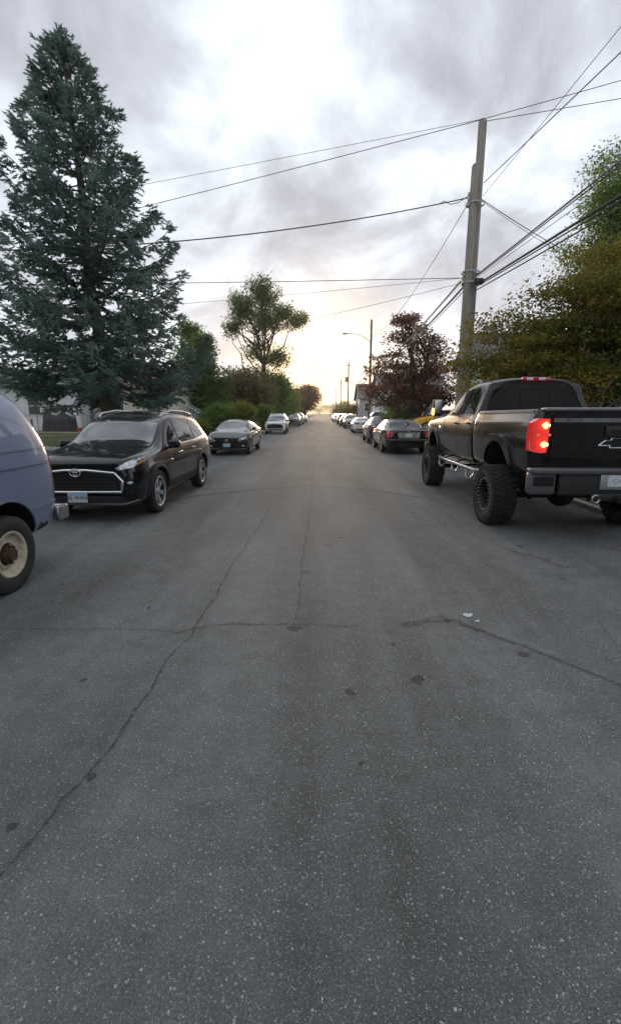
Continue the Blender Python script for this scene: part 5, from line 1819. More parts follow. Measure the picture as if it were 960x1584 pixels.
tree('tall_tree', 'tall thin-crowned tree with forked trunk and clumped foliage against the sky', (-7.4, 60.0, HL(-7.4, 60)), [(0.4, 0), (-1.6, 0), (2.4, 0.3)],
     [(0.0, 0, 15.9, 1.9, 1.9, 2.2, 3), (-2.5, 0, 14.2, 1.6, 1.7, 2.0, 2.4), (-3.7, 0, 12.1, 1.1, 1.3, 0.9, 0.8), (2.3, 0, 13.6, 1.6, 1.7, 1.5, 2.0), (4.4, 0, 12.9, 1.4, 1.5, 0.8, 1.0), (0.2, 0, 12.8, 1.7, 1.7, 1.6, 1.8),
      (-1.4, 0, 9.2, 1.4, 1.4, 1.8, 1.2), (1.7, 0, 8.8, 1.6, 1.6, 1.7, 1.3), (0.0, 0, 6.4, 2.0, 2, 1.3, 1.2)],
     330, 75, 0.24, PALE, 24, 0.16, trunk_r=0.28, clump=(0.6, 1.15), flat=0.85, shell=0.6, trunk_top=0.84, twig=0.02, fork=0.5)
tree('round_tree', 'distant round-headed russet tree at the end of the left row', (-5.9, 150.0, HL(-5.9, 150)), [(0.0, 0)],
     [(0.4, 0, 6.9, 4.4, 4.4, 4.0, 4), (-1.6, 0, 5.2, 3.6, 3.5, 3.0, 2)], 260, 60, 0.55, RUSSET, 25, 0.4, trunk_r=0.35, clump=(1.2, 2.2), twig=0.04)
tree('conifer_tree', 'dark conical evergreen just past the blue spruce', (-10.6, 42.0, HL(-10.6, 42)), [(0, 0)],
     [(0, 0, 1.8, 2.5, 2.4, 1.7, 4), (0, 0, 4.0, 1.9, 1.9, 1.5, 3), (0, 0, 6.0, 1.1, 1.1, 1.4, 1.5), (0.1, 0, 7.6, 0.5, 0.5, 0.9, 0.5)], 300, 70, 0.22, DARKG, 26, 0.2, clump=(0.5, 1.0), flat=0.35)
tree('poplar_tree', 'light green tree behind the dark evergreen', (-14.6, 52.0, HL(-14.6, 52)), [(0, 0)],
     [(0.2, 0, 7.0, 2.3, 2, 2.8, 2), (1.4, 0, 5.0, 2.6, 2, 2.6, 2), (0, 0, 10.0, 0.9, 1, 1.4, 0.7)], 180, 60, 0.28, GREEN, 27, 0.4, clump=(0.7, 1.2))
tree('vine_tree', 'old tree smothered in browned vines behind the shrubs', (-8.0, 50.0, HL(-8, 50)), [(-0.5, 0), (0.8, 0)],
     [(-1.4, 0, 4.0, 1.6, 1.6, 2.0, 2), (0.3, 0, 4.2, 1.5, 1.6, 2.1, 2), (1.6, 0, 3.0, 1.3, 1.4, 1.6, 1.5)], 220, 60, 0.24, BROWN, 28, 0.5, clump=(0.4, 0.8), flat=1.4)
tree('vine_tree', 'twiggy half-bare tree wrapped in brown creeper by the white SUV', (-6.9, 54.0, HL(-6.9, 54)), [(0.2, 0), (-0.4, 0)],
     [(0.2, 0, 3.6, 1.5, 1.6, 2.0, 2), (-0.8, 0, 4.8, 1.4, 1.5, 1.5, 1.5)], 150, 50, 0.24, BROWN, 29, 0.7, clump=(0.4, 0.8), flat=1.2)
for k, (x, y, r, hh, m_, lab) in enumerate([
        (-8.6, 37.5, 1.5, 2.3, GREEN, 'rounded green shrub at the lawn edge past the porch steps'),
        (-7.0, 39.0, 1.4, 2.6, LIME, 'bright yellow-green shrub between the lawn shrubs'),
        (-5.9, 47.5, 1.1, 2.6, GREEN, 'upright leafy shrub behind the white SUV'),
        (-9.8, 35.0, 1.1, 1.0, LIME, 'low lime-green shrub at the foot of the porch steps')]):
    tree('garden_shrub', lab, (x, y, HL(x, y)), [(0.1, 0), (-0.3, 0.1)], [(0, 0, hh * 0.5, r, r, hh * 0.5, 2), (0.3 * r, 0, hh * 0.7, r * 0.6, r * 0.6, hh * 0.35, 1)], int(90 * r), 60, 0.15, m_, 40 + k, 0.2, 'shrubs on the left lawn', trunk_r=0.04, clump=(0.3, 0.6))
for k, (x, y, r, hh, m_, lab) in enumerate([
        (-6.6, 62.0, 2.2, 7.0, GREEN, 'green roadside tree beside the tall forked tree'),
        (-6.4, 72.0, 2.2, 6.8, PALE, 'pale green roadside tree beyond the tall forked tree'),
        (-10.5, 58.0, 3.0, 7.2, DARKG, 'dark broad tree behind the vine-covered trees'),
        (-6.2, 84.0, 1.9, 5.5, GREEN, 'small green roadside tree beyond the grey SUV'),
        (-7.8, 118.0, 2.6, 6.5, RUSSET, 'russet roadside tree before the round-headed tree')]):
    tree('roadside_tree', lab, (x, y, HL(x, y)), [(0.1, 0)], [(0, 0, hh * 0.52, r, r, hh * 0.46, 3), (0.3 * r, 0, hh * 0.72, r * 0.7, r * 0.7, hh * 0.26, 1), (-0.3 * r, 0, hh * 0.3, r, r, hh * 0.28, 1.3)], 190, 60, 0.30, m_, 50 + k, 0.3, 'trees along the left side', clump=(0.7, 1.3))
# right side planting
tree('hedge_shrub', 'clipped green hedge under the maroon tree', (6.1, 38.0, HR(6.1, 38)), [(0.2, 0), (-0.5, 0)], [(-0.2, 0, 1.1, 1.2, 1.4, 1.0, 2), (1.2, 0.2, 1.2, 1.3, 1.4, 1.2, 2), (0.2, 1.5, 1.7, 1.4, 1.4, 1.2, 2)], 190, 60, 0.15, GREEN, 60, 0.15, trunk_r=0.05, clump=(0.35, 0.7))
tree('conical_shrub', 'small dark cone-shaped shrub in front of the white canopy', (6.1, 33.2, HR(6.1, 33.2)), [(0, 0)], [(0, 0, 0.5, 0.50, 0.50, 0.5, 3), (0, 0, 1.1, 0.33, 0.33, 0.5, 2), (0, 0, 1.6, 0.16, 0.16, 0.3, 1)], 90, 60, 0.08, DARKG, 61, 0.1, trunk_r=0.04, clump=(0.12, 0.25))
tree('yellow_shrub', 'yellow-green spiky shrub beside the street lamp pole', (5.7, 36.0, HR(5.7, 36)), [(0, 0)], [(0, 0, 0.8, 0.6, 0.6, 0.7, 3), (0.2, 0, 1.5, 0.3, 0.3, 0.5, 1)], 70, 50, 0.16, LIME, 62, 0.3, trunk_r=0.03, clump=(0.2, 0.5), flat=1.0)
tree('evergreen_hedge', 'tall dark hedge standing behind the orange maple stems', (12.0, 17.6, HR(12, 17.6)), [(-2, 0), (0, 0), (2, 0)], [(-3.3, 0, 1.6, 1.2, 0.9, 1.7, 2), (-1.2, 0, 2.0, 1.5, 0.9, 2.0, 2), (1.2, 0, 2.0, 1.6, 0.9, 2.1, 2), (3.5, 0, 1.9, 1.7, 0.9, 2.0, 2)], 420, 70, 0.15, DARKG, 63, 0.1, clump=(0.4, 0.8))
for k, (x, y, r, hh, m_, lab) in enumerate([
        (6.6, 92.0, 1.6, 3.6, RUSSET, 'russet bush by the roadside in front of the grey-roofed house'),
        (6.0, 108.0, 1.5, 3.0, RUSSET, 'low russet bush past the grey-roofed house'),
        (6.4, 128.0, 2.2, 4.2, GREEN, 'green bush past the low russet bush'),
        (7.5, 165.0, 3.0, 6.0, RUSSET, 'hazy russet tree on the verge past the green bush'),
        (-2.0, 420.0, 9.0, 11.0, GREEN, 'hazy broad tree closing the far end of the street'),
        (10.0, 380.0, 8.0, 10.0, RUSSET, 'hazy broad russet tree beside the far street end'),
        (-16.0, 360.0, 8.0, 12.0, GREEN, 'hazy tall green tree beside the far street end'),
        (-13.0, 210.0, 5.0, 9.0, GREEN, 'hazy green tree behind the round-headed tree')]):
    gz = HR(x, y) if x > 5 else (HL(x, y) if x < -5 else 0.0)
    tree('verge_tree', lab, (x, y, gz), [(0.1, 0)], [(0, 0, hh * 0.5, r, r, hh * 0.5, 3), (0.35 * r, 0, hh * 0.7, r * 0.6, r * 0.6, hh * 0.28, 1), (-0.5 * r, 0, hh * 0.35, r * 0.8, r * 0.8, hh * 0.33, 1)], 130, 45, 0.10 * r ** 0.5 + 0.12, m_, 70 + k, 0.2, 'far trees at the verge', clump=(0.35 * r ** 0.7, 0.7 * r ** 0.7))

# ------------------------------------------------------------------ utility poles, lamp, wires
WOOD = bpy.data.materials.new('weathered pole wood')
WOOD.use_nodes = True
n_, l_ = WOOD.node_tree.nodes, WOOD.node_tree.links
b_ = n_['Principled BSDF']
tc_ = nd(n_, 'ShaderNodeTexCoord')
mp_ = nd(n_, 'ShaderNodeMapping')
mp_.inputs['Scale'].default_value = (22, 22, 0.9)
l_.new(tc_.outputs['Object'], mp_.inputs[0])
t_ = nd(n_, 'ShaderNodeTexNoise', i_Scale=1.0, i_Detail=7.0, i_Roughness=0.7)
l_.new(mp_.outputs[0], t_.inputs['Vector'])
l_.new(ramp_n(n_, l_, t_.outputs['Fac'], [(0.25, (0.13, 0.112, 0.09)), (0.5, (0.29, 0.26, 0.22)), (0.75, (0.42, 0.385, 0.335))]), b_.inputs['Base Color'])
b_.inputs['Roughness'].default_value = 0.9
bp_ = nd(n_, 'ShaderNodeBump', i_Strength=0.7, i_Distance=0.02)
l_.new(t_.outputs['Fac'], bp_.inputs['Height'])
l_.new(bp_.outputs[0], b_.inputs['Normal'])
WIRE = mat('wire insulation', (0.045, 0.045, 0.048), 0.6, 0.0, 0.2)
WIREL = mat('bare grey cable', (0.13, 0.13, 0.135), 0.5, 0.3, 0.2)
GALV = mat('galvanised steel', (0.30, 0.31, 0.32), 0.45, 0.7, 0.2)
DARKWOOD = mat('dark old pole', (0.10, 0.085, 0.07), 0.9, 0.0, 0.4, 9, 0.6, 40)


def pole_mesh(h, r0, r1, chamfer=True):
    bm = bmesh.new()
    pts = [(0, 0, -0.3), (0, 0, h * 0.33), (0, 0, h * 0.66), (0, 0, h - 0.08), (0, 0, h)]
    bm_tube(bm, pts, [r0, r0 + (r1 - r0) * 0.33, r0 + (r1 - r0) * 0.66, r1, r1 * 0.75], 18)
    return to_mesh(bm, 'pole', True, 50)


PX, PY = 5.28, 17.5
po = empty('utility_pole', (PX, PY, 0.1))
tag(po, 'pair of weathered wooden utility poles strapped together beside the pickup truck', 'utility pole')
link('pole', pole_mesh(11.15, 0.175, 0.135), po, (0.0, 0.10, 0), mats=[WOOD])
link('stub_pole', pole_mesh(9.75, 0.17, 0.125), po, (-0.20, -0.12, 0), mats=[WOOD])
for z in (6.1, 6.45, 8.6):
    bm = bmesh.new()
    bm_lathe(bm, [(0.30, -0.03), (0.31, 0), (0.30, 0.03)], 24, axis='Z')
    me = to_mesh(bm, 'strap', True)
    me.transform(Matrix.Diagonal((1.05, 0.95, 1, 1)))
    link('strap', me, po, (-0.10, -0.01, z), mats=[GALV])
bm = bmesh.new()
for k in range(4):
    a = k * 1.7
    bm_tube(bm, [(-0.42, -0.12, 6.05 + 0.12 * k), (-0.30, -0.14, 6.1 + 0.12 * k)], 0.035, 8)
for z in (8.55, 8.7, 8.85):
    bm_tube(bm, [(-0.36, -0.14, z), (-0.27, -0.14, z)], 0.04, 10)
    bm_tube(bm, [(-0.36, -0.14, z - 0.05), (-0.36, -0.14, z + 0.05)], 0.045, 10)
link('insulator', to_mesh(bm, 'insulator', True, 40), po, mats=[GALV])
bm = bmesh.new()
bm_tube(bm, [(0.10, -0.72, 5.98), (0.10, -0.66, 6.0), (0.10, -0.2, 6.12), (0.10, -0.12, 6.13)], [0.05, 0.11, 0.11, 0.05], 12)
link('splice_case', to_mesh(bm, 'splice_case', True, 40), po, mats=[TRIM])
link('pole_conduit', tube_mesh('pole_conduit', [(0.16, -0.05, 0), (0.15, -0.04, 3.0), (0.13, -0.03, 6.0)], 0.025, 8), po, mats=[GALV])

lp = empty('street_lamp', (5.05, 50.0, 0.1))
tag(lp, 'street lamp on a slim wooden pole with a long arm over the road', 'street lamp')
link('pole', pole_mesh(11.1, 0.15, 0.10), lp, mats=[DARKWOOD])
link('arm', tube_mesh('arm', [(0, 0, 8.85), (-0.5, 0, 9.25), (-1.2, 0, 9.6), (-2.0, 0, 9.75), (-2.5, 0, 9.75)], 0.035, 8), lp, mats=[GALV])
bm = bmesh.new()
bm_box(bm, Vector((-2.72, 0, 9.73)), (0.60, 0.26, 0.14), 0.05, seg=3)
link('lamp_head', to_mesh(bm, 'lamp_head', True, 40), lp, mats=[GALV])
for z, dx in ((6.4, -0.55), (5.2, -0.5)):
    bm = bmesh.new()
    bm_box(bm, Vector((dx, 0, z)), (0.45, 0.04, 0.26), 0.01, rot=Matrix.Rotation(0.5, 4, 'Y'))
    link('small_sign', to_mesh(bm, 'small_sign', True, 40), lp, mats=[GALV])
    link('sign_bracket', tube_mesh('sign_bracket', [(-0.1, 0, z), (dx + 0.1, 0, z)], 0.012, 6), lp, mats=[GALV])
for k, (y, h) in enumerate(((93, 11.5), (130, 10.9), (172, 10.6), (215, 10.5))):
    far = empty('utility_pole', (5.15, y, 0.1))
    tag(far, ['lone utility pole beyond the street lamp, with a transformer can', 'thin hazy utility pole beyond the one with the transformer', 'faint utility pole before the farthest one', 'faintest utility pole at the far end of the wires'][k], 'utility pole', 'far utility poles')
    link('pole', pole_mesh(h, 0.17, 0.12), far, mats=[DARKWOOD])
    bm = bmesh.new()
    bm_box(bm, Vector((0, -0.12, h - 0.7)), (1.3 if k == 0 else 0.9, 0.10, 0.12), 0.01)
    link('crossarm', to_mesh(bm, 'crossarm', True, 40), far, mats=[DARKWOOD])
    if k == 0:
        bm = bmesh.new()
        bm_lathe(bm, [(0.001, -0.5), (0.26, -0.5), (0.28, -0.4), (0.28, 0.4), (0.24, 0.5), (0.001, 0.55)], 16, axis='Z')
        link('transformer', to_mesh(bm, 'transformer', True, 40), far, (-0.42, 0, 8.2), mats=[GALV])


def wire(label, a, b_, r=0.010, sag=0.3, m=None, name='overhead_wire', group='overhead wires', n=28):
    a, b_ = Vector(a), Vector(b_)
    pts = []
    for i in range(n + 1):
        t = i / n
        p = a.lerp(b_, t)
        p.z -= sag * 4 * t * (1 - t)
        pts.append(p)
    o = link(name, tube_mesh(name, pts, r, 6), mats=[m or WIRE])
    tag(o, label, 'wire', group)
    return o


TOP = Vector((PX, PY + 0.05, 11.25))


def through(a, px, py, Y, k):
    """end of a wire that starts at a and passes the sight line of a pixel at depth Y, carried on k times as far"""
    q = at(px, py, Y)
    return a + (q - a) * k


w = Vector((PX - 0.05, PY, 11.2))
wire('upper wire from the utility pole top across the road behind the spruce', w, through(w, 245, 312, 20.2, 1.9), 0.011, 0.05)
w = Vector((PX, PY, 11.22))
wire('thin topmost wire from the utility pole top across the road', w, through(w, 340, 262, 18.4, 2.0), 0.007, 0.02)
wire('thin wire from the pole top over the orange maple', w, through(w, 960, 122, 16.2, 4), 0.010, 0.05)
w = Vector((PX + 0.05, PY, 11.15))
wire('second wire from the pole top over the orange maple, a little lower', w, through(w, 960, 150, 16.1, 4), 0.010, 0.05)
w = Vector((PX - 0.36, PY - 0.14, 8.85))
wire('sagging twisted cable crossing the road in front of the spruce', w, (-13.5, 13.6, 6.2), 0.017, 0.55)
w2 = w + Vector((0, 0, 0.06))
o = link('drip_loop', tube_mesh('drip_loop', [w2, w2 + Vector((-0.35, -0.05, -0.22)), w2 + Vector((-0.62, -0.1, -0.30)), w2 + Vector((-0.85, -0.12, -0.20)), w2 + Vector((-1.05, -0.17, -0.32))], 0.011, 6), mats=[WIRE])
tag(o, 'looped cable tail where the twisted cable meets the pole', 'wire', 'overhead wires')
w = Vector((PX - 0.36, PY - 0.14, 6.35))
wire('level wire crossing the road below the twisted cable', w, through(w, 285, 436, 18.4, 1.8), 0.011, 0.04)
wire('pale service wire crossing toward the yard trees', w, through(w, 320, 465, 19.5, 1.5), 0.007, 0.05, WIREL)
w = Vector((PX - 0.36, PY - 0.14, 6.2))
wire('slack pale service wire toward the tall forked tree', w, through(w, 490, 487, 21.5, 2.0), 0.008, 0.12, WIREL)
w = Vector((PX - 0.36, PY - 0.14, 8.7))
wire('wire slanting down from the utility pole to the street lamp pole', w, (5.05, 50.0, 9.6), 0.011, 0.9)
w = Vector((PX + 0.15, PY, 9.35))
wire('thick wire running from the pole above the pickup truck', w, through(w, 960, 75, 11.2, 5), 0.014, 0.1)
w = Vector((PX + 0.15, PY, 8.95))
wire('thin wire running beside the thick wire above the pickup truck', w, through(w, 960, 35, 10.6, 5), 0.008, 0.1, WIREL)
w = Vector((PX + 0.12, PY, 8.85))
wire('service cable dropping from the pole toward the garage', w, (14.2, 21.6, 7.0), 0.014, 0.25)
wire('thin second service wire dropping toward the garage', w + Vector((0, 0, -0.05)), (14.0, 20.6, 6.4), 0.008, 0.3)
w = Vector((PX + 0.1, PY, 8.5))
for k, (px, py, Y, r, z0, m_, lab) in enumerate([
        (960, 240, 8.9, 0.022, 6.45, WIREL, 'upper grey cable of the communication bundle along the kerb'),
        (960, 246, 8.9, 0.014, 6.40, WIRE, 'thin strand under the upper grey cable'),
        (960, 262, 8.7, 0.007, 6.35, WIREL, 'thinnest pale strand between the kerbside cables'),
        (960, 294, 9.4, 0.030, 6.12, WIRE, 'thick black communication cable along the kerb'),
        (960, 302, 9.3, 0.016, 6.06, WIRE, 'strand lashed beneath the thick black cable'),
        (960, 313, 9.3, 0.018, 5.95, WIRE, 'lowest cable of the kerbside bundle')]):
    w = Vector((PX + 0.1, PY - 0.1, z0))
    wire(lab, w, through(w, px, py, Y, 4.5), r, 0.12, m_, 'communication_cable', 'kerbside cables')
    w = Vector((PX - 0.3, PY - 0.1, z0))
    e = Vector((5.0, 50.0, 6.1 + 0.45 * (z0 - 5.9)))
    wire(lab.replace('along the kerb', 'running on to the street lamp').replace('kerbside', 'onward') + (', past the pole' if k in (1, 2, 4) else ''), w, e, r * 0.9, 0.55, m_, 'communication_cable', 'cables on to the street lamp')
    if k in (0, 3, 5):
        wire(['far upper cable from the street lamp to the transformer pole', '', '', 'far middle cable from the street lamp to the transformer pole', '', 'far lowest cable from the street lamp to the transformer pole'][k], e, (5.1, 93, 6.4 + 0.2 * k), 0.02, 0.7, m_, 'communication_cable', 'far cables')
for dx in (-0.4, 0.4):
    for ya, yb, ha, hb, nm in ((50, 93, 11.0, 11.0, 'street lamp and transformer pole'), (93, 130, 11.0, 10.4, 'transformer pole and hazy pole'), (130, 172, 10.4, 10.0, 'hazy pole and faint pole')):
        wire('one of two thin lines between the %s' % nm, (5.1 + (dx if ya > 50 else 0.1 * dx), ya, ha), (5.15 + dx, yb, hb), 0.012, 0.6, WIREL, group='far lines')

# ------------------------------------------------------------------ houses and yard things


def siding_wall(root, x0, x1, y, z0, z1, m, lap=0.115, axis='X'):
    """lapped clapboard wall, each board leaning out at its lower edge"""
    V, Fc = [], []
    n = int((z1 - z0) / lap)
    for k in range(n):
        za, zb = z0 + k * lap, z0 + (k + 1) * lap
        i = len(V)
        for (z, d) in ((za, 0.022), (zb, 0.002)):
            for x in (x0, x1):
                V.append((x, y - d, z) if axis == 'X' else (y + d, x, z))
        Fc.append((i, i + 1, i + 3, i + 2))
        i = len(V)
        for d in (0.022, 0.002):
            for x in (x0, x1):
                V.append((x, y - d, za) if axis == 'X' else (y + d, x, za))
        Fc.append((i, i + 1, i + 3, i + 2))
    return link('siding', np_mesh('siding', V, Fc), root, mats=[m])


def house(name, label, x0, x1, y0, y1, z0, eave, ridge, wall_m, roof_m, windows=(), ridge_axis='X', side='L', group=None):
    """z0 ground, boxes with lapped siding towards the camera and the street, gable roof, windows (face, a, z, w, h)"""
    root = empty(name, ((x0 + x1) / 2, (y0 + y1) / 2, 0))
    tag(root, label, 'house', group)
    inv = Matrix.Translation(-root.location)

    def put(o):
        o.matrix_parent_inverse = inv
        return o
    bm = bmesh.new()
    bm_box(bm, Vector(((x0 + x1) / 2, (y0 + y1) / 2, (z0 - 0.3 + eave) / 2)), (x1 - x0 - 0.01, y1 - y0 - 0.01, eave - z0 + 0.3))
    put(link('wall', to_mesh(bm, 'wall'), root, mats=[wall_m]))
    put(siding_wall(root, x0, x1, y0 - 0.003, z0 + 0.25, eave, wall_m))
    sx = x1 if side == 'L' else x0
    V = siding_wall(root, y0, y1, sx, z0 + 0.25, eave, wall_m, axis='Y')
    if side != 'L':
        V.data.transform(Matrix.Translation((2 * sx, 0, 0)) @ Matrix.Diagonal((-1, 1, 1, 1)))
    put(V)
    bm = bmesh.new()
    ov = 0.4
    t = 0.14
    if ridge_axis == 'X':
        ym = (y0 + y1) / 2
        for s in (-1, 1):
            ye = y0 - ov if s < 0 else y1 + ov
            q = [(x0 - ov, ye, eave - 0.1), (x1 + ov, ye, eave - 0.1), (x1 + ov, ym, ridge), (x0 - ov, ym, ridge)]
            lo = [bm.verts.new(p) for p in q]
            hi = [bm.verts.new((p[0], p[1], p[2] + t)) for p in q]
            bm.faces.new(lo)
            bm.faces.new(hi)
            for i in range(4):
                bm.faces.new((lo[i], lo[(i + 1) % 4], hi[(i + 1) % 4], hi[i]))
        gab = [[(x, y0, eave), (x, y1, eave), (x, ym, ridge)] for x in (x0 + 0.01, x1 - 0.01)]
    else:
        xm = (x0 + x1) / 2
        for s in (-1, 1):
            xe = x0 - ov if s < 0 else x1 + ov
            q = [(xe, y0 - ov, eave - 0.1), (xe, y1 + ov, eave - 0.1), (xm, y1 + ov, ridge), (xm, y0 - ov, ridge)]
            lo = [bm.verts.new(p) for p in q]
            hi = [bm.verts.new((p[0], p[1], p[2] + t)) for p in q]
            bm.faces.new(lo)
            bm.faces.new(hi)
            for i in range(4):
                bm.faces.new((lo[i], lo[(i + 1) % 4], hi[(i + 1) % 4], hi[i]))
        gab = [[(x0, y, eave), (x1, y, eave), (xm, y, ridge)] for y in (y0 + 0.01, y1 - 0.01)]
    put(link('roof', to_mesh(bm, 'roof'), root, mats=[roof_m]))
    for gq in gab:
        bm = bmesh.new()
        bm.faces.new([bm.verts.new(p) for p in gq])
        put(link('gable', to_mesh(bm, 'gable'), root, mats=[wall_m]))
    TRIMW = mat('white house trim', (0.62, 0.63, 0.63), 0.5, 0.0, 0.08)
    for (face, a, z, w_, h_w) in windows:
        if face == 'S':
            c, dirx, dn = Vector((a, y0, z)), Vector((1, 0, 0)), Vector((0, -1, 0))
        else:
            c, dirx, dn = Vector((sx, a, z)), Vector((0, 1, 0)), Vector((1 if side == 'L' else -1, 0, 0))
        rotm = Matrix((dirx, dn, Vector((0, 0, 1)))).transposed().to_4x4()
        bm = bmesh.new()
        for (dx, dz, sx_, sz_) in ((0, h_w / 2 + 0.05, w_ + 0.2, 0.10), (0, -h_w / 2 - 0.05, w_ + 0.24, 0.10), (-w_ / 2 - 0.05, 0, 0.10, h_w), (w_ / 2 + 0.05, 0, 0.10, h_w), (0, 0, w_, 0.05)):
            bm_box(bm, Vector((dx, 0.03, dz)), (sx_, 0.07, sz_))
        o = link('window_frame', to_mesh(bm, 'window_frame'), root, mats=[TRIMW])
        o.matrix_local = Matrix.Translation(c) @ rotm
        put(o)
        o2 = link('pane', box_mesh('pane', (w_, 0.02, h_w)), o, (0, 0.028, 0), mats=[GLASS])
    return root, put


WHITE_SIDE = mat('white siding', (0.60, 0.62, 0.63), 0.6, 0.0, 0.08, 2)
BEIGE_SIDE = mat('beige siding', (0.52, 0.49, 0.41), 0.6, 0.0, 0.08, 2)
GREY_SIDE = mat('grey siding', (0.36, 0.36, 0.38), 0.6, 0.0, 0.08, 2)
SHINGLE = mat('grey shingles', (0.13, 0.125, 0.125), 0.9, 0.0, 0.35, 9, 0.5, 20)
SHINGLEB = mat('brown shingles', (0.12, 0.09, 0.075), 0.9, 0.0, 0.35, 9, 0.5, 20)
house('white_house', 'white clapboard house behind the spruce, beyond the wire fence', -30, -19.0, 36, 45, 0.4, 3.8, 5.4, WHITE_SIDE, SHINGLE, [('S', -22.6, 2.3, 0.9, 1.3), ('S', -26.5, 2.3, 0.9, 1.3)])
r_, put = house('beige_house', 'beige clapboard house behind the spruce with raised porch steps', -18.7, -11.6, 37.5, 46, 0.4, 3.7, 5.1, BEIGE_SIDE, SHINGLEB, [('S', -16.6, 2.6, 0.9, 1.3), ('S', -13.6, 2.6, 0.9, 1.4), ('E', 41.5, 2.7, 1.0, 1.3)])
DOWN = mat('blue grey downspout', (0.20, 0.27, 0.34), 0.5, 0.2, 0.1)
put(link('downspout', tube_mesh('downspout', [(-18.62, 37.38, 3.6), (-18.62, 37.38, 0.6), (-18.62, 37.2, 0.5)], 0.06, 8), r_, mats=[DOWN]))
RAILW = mat('white rail paint', (0.58, 0.62, 0.62), 0.5, 0.0, 0.1)
# porch steps with balustrade
ps_ = empty('porch_steps', (-10.6, 38.5, 0.4))
tag(ps_, 'white porch steps and railing against the beige house', 'steps')
for k in range(7):
    link('tread', box_mesh('tread', (0.30, 1.3, 0.18), 0.01), ps_, (0.9 - 0.27 * k, 0.4, 0.09 + 0.18 * k), mats=[CONC])
for yy in (-0.25, 1.05):
    link('handrail', tube_mesh('handrail', [(-0.95, yy, 2.25), (1.05, yy, 0.95)], 0.035, 8), ps_, mats=[RAILW])
    link('bottom_rail', tube_mesh('bottom_rail', [(-0.95, yy, 1.55), (1.05, yy, 0.28)], 0.03, 8), ps_, mats=[RAILW])
    for k in range(9):
        t = k / 8
        link('baluster', box_mesh('baluster', (0.035, 0.035, 0.70)), ps_, (-0.95 + 2.0 * t, yy, 1.9 - 1.28 * t), mats=[RAILW])
    link('newel_post', box_mesh('newel_post', (0.11, 0.11, 1.15), 0.01), ps_, (1.05, yy, 0.55), mats=[RAILW])
    link('newel_post', box_mesh('newel_post', (0.11, 0.11, 2.5), 0.01), ps_, (-1.0, yy, 1.25), mats=[RAILW])

house('garage', 'low white garage glimpsed between the utility pole and the maple', 7.0, 14.5, 20.6, 24.0, 0.5, 3.9, 5.2, WHITE_SIDE, SHINGLE, [], 'X', 'R')
house('white_house', 'white house with pale eaves behind the maroon tree', 7.6, 15.5, 60.5, 70.0, 0.9, 5.2, 7.0, WHITE_SIDE, SHINGLE, [('S', 9.2, 3.4, 1.0, 1.3), ('S', 12.0, 3.4, 1.0, 1.3), ('E', 65, 3.4, 1.0, 1.3)], 'X', 'R')
house('grey_house', 'grey clapboard house beyond the white house with pale eaves', 6.9, 16.0, 86.0, 97.0, 0.9, 4.4, 7.2, GREY_SIDE, SHINGLE, [('S', 8.4, 2.9, 1.1, 1.4), ('S', 11.2, 2.9, 1.1, 1.4), ('E', 91, 2.9, 1.1, 1.3)], 'X', 'R')
house('far_house', 'pale house far beyond the round-headed tree', -22, -12, 125, 136, 0.4, 4.6, 7.4, WHITE_SIDE, SHINGLEB, [('E', 130, 2.9, 1.1, 1.3)])

# unseen houses and trees, added for car glass and paint to reflect
house('grey_house', 'grey clapboard house with street-facing gable, down the road from the pickup truck', 6.6, 15.0, -15.0, -5.5, 0.1, 4.6, 7.4, GREY_SIDE, SHINGLE, [('E', -10, 2.6, 1.0, 1.3)], 'Y', 'R')
house('beige_house', 'beige clapboard house with gable, down the road from the blue van', -17.0, -8.5, -16.0, -6.0, 0.3, 4.8, 7.4, BEIGE_SIDE, SHINGLEB, [('E', -10, 2.6, 1.0, 1.3)], 'Y', 'L')
for k_, (x, y, r, hh) in enumerate(((-6.6, -3.0, 2.0, 7.0), (6.4, -20.0, 2.4, 8.0), (-7.0, -24.0, 2.6, 9.0), (-12.0, 3.5, 2.2, 6.5))):
    tree('street_tree', ['green street tree between the blue van and the beige gabled house', 'green street tree past the grey gabled house', 'tall street tree past the beige gabled house', 'leafy tree on the lawn beyond the blue van'][k_], (x, y, 0.06), [(0.1, 0)], [(0, 0, hh * 0.62, r, r, hh * 0.36, 3), (0.4 * r, 0.3 * r, hh * 0.75, r * 0.7, r * 0.7, hh * 0.25, 1)], 110, 45, 0.30, GREEN, 90 + k_, 0.3, 'street trees down the road from the van', clump=(0.7, 1.2))

# chain-link fence
fy = 32.5
fe = empty('chain_link_fence', (-18.5, fy, 0.45))
tag(fe, 'chain-link fence with steel posts in front of the white house', 'fence')
for k in range(7):
    link('fence_post', tube_mesh('fence_post', [(-5.4 + 1.8 * k, 0, -0.2), (-5.4 + 1.8 * k, 0, 1.22)], 0.032, 8), fe, mats=[GALV])
link('top_rail', tube_mesh('top_rail', [(-5.4, 0, 1.18), (5.4, 0, 1.18)], 0.022, 8), fe, mats=[GALV])
V, Fc = [], []
for s in (-1, 1):
    for k in range(-14, 136):
        x = -5.4 + k * 0.08
        a = (x, 0.012 * s, 0.02)
        b_ = (x + s * 1.15, 0.012 * s, 1.17)
        if min(a[0], b_[0]) < -5.4 or max(a[0], b_[0]) > 5.4:
            continue
        i = len(V)
        V += [(a[0] - 0.0025, a[1], a[2]), (a[0] + 0.0025, a[1], a[2]), (b_[0] + 0.0025, b_[1], b_[2]), (b_[0] - 0.0025, b_[1], b_[2])]
        Fc.append((i, i + 1, i + 2, i + 3))
o = link('fence_mesh', np_mesh('fence_mesh', V, Fc), fe, mats=[GALV])
o['kind'] = 'stuff'

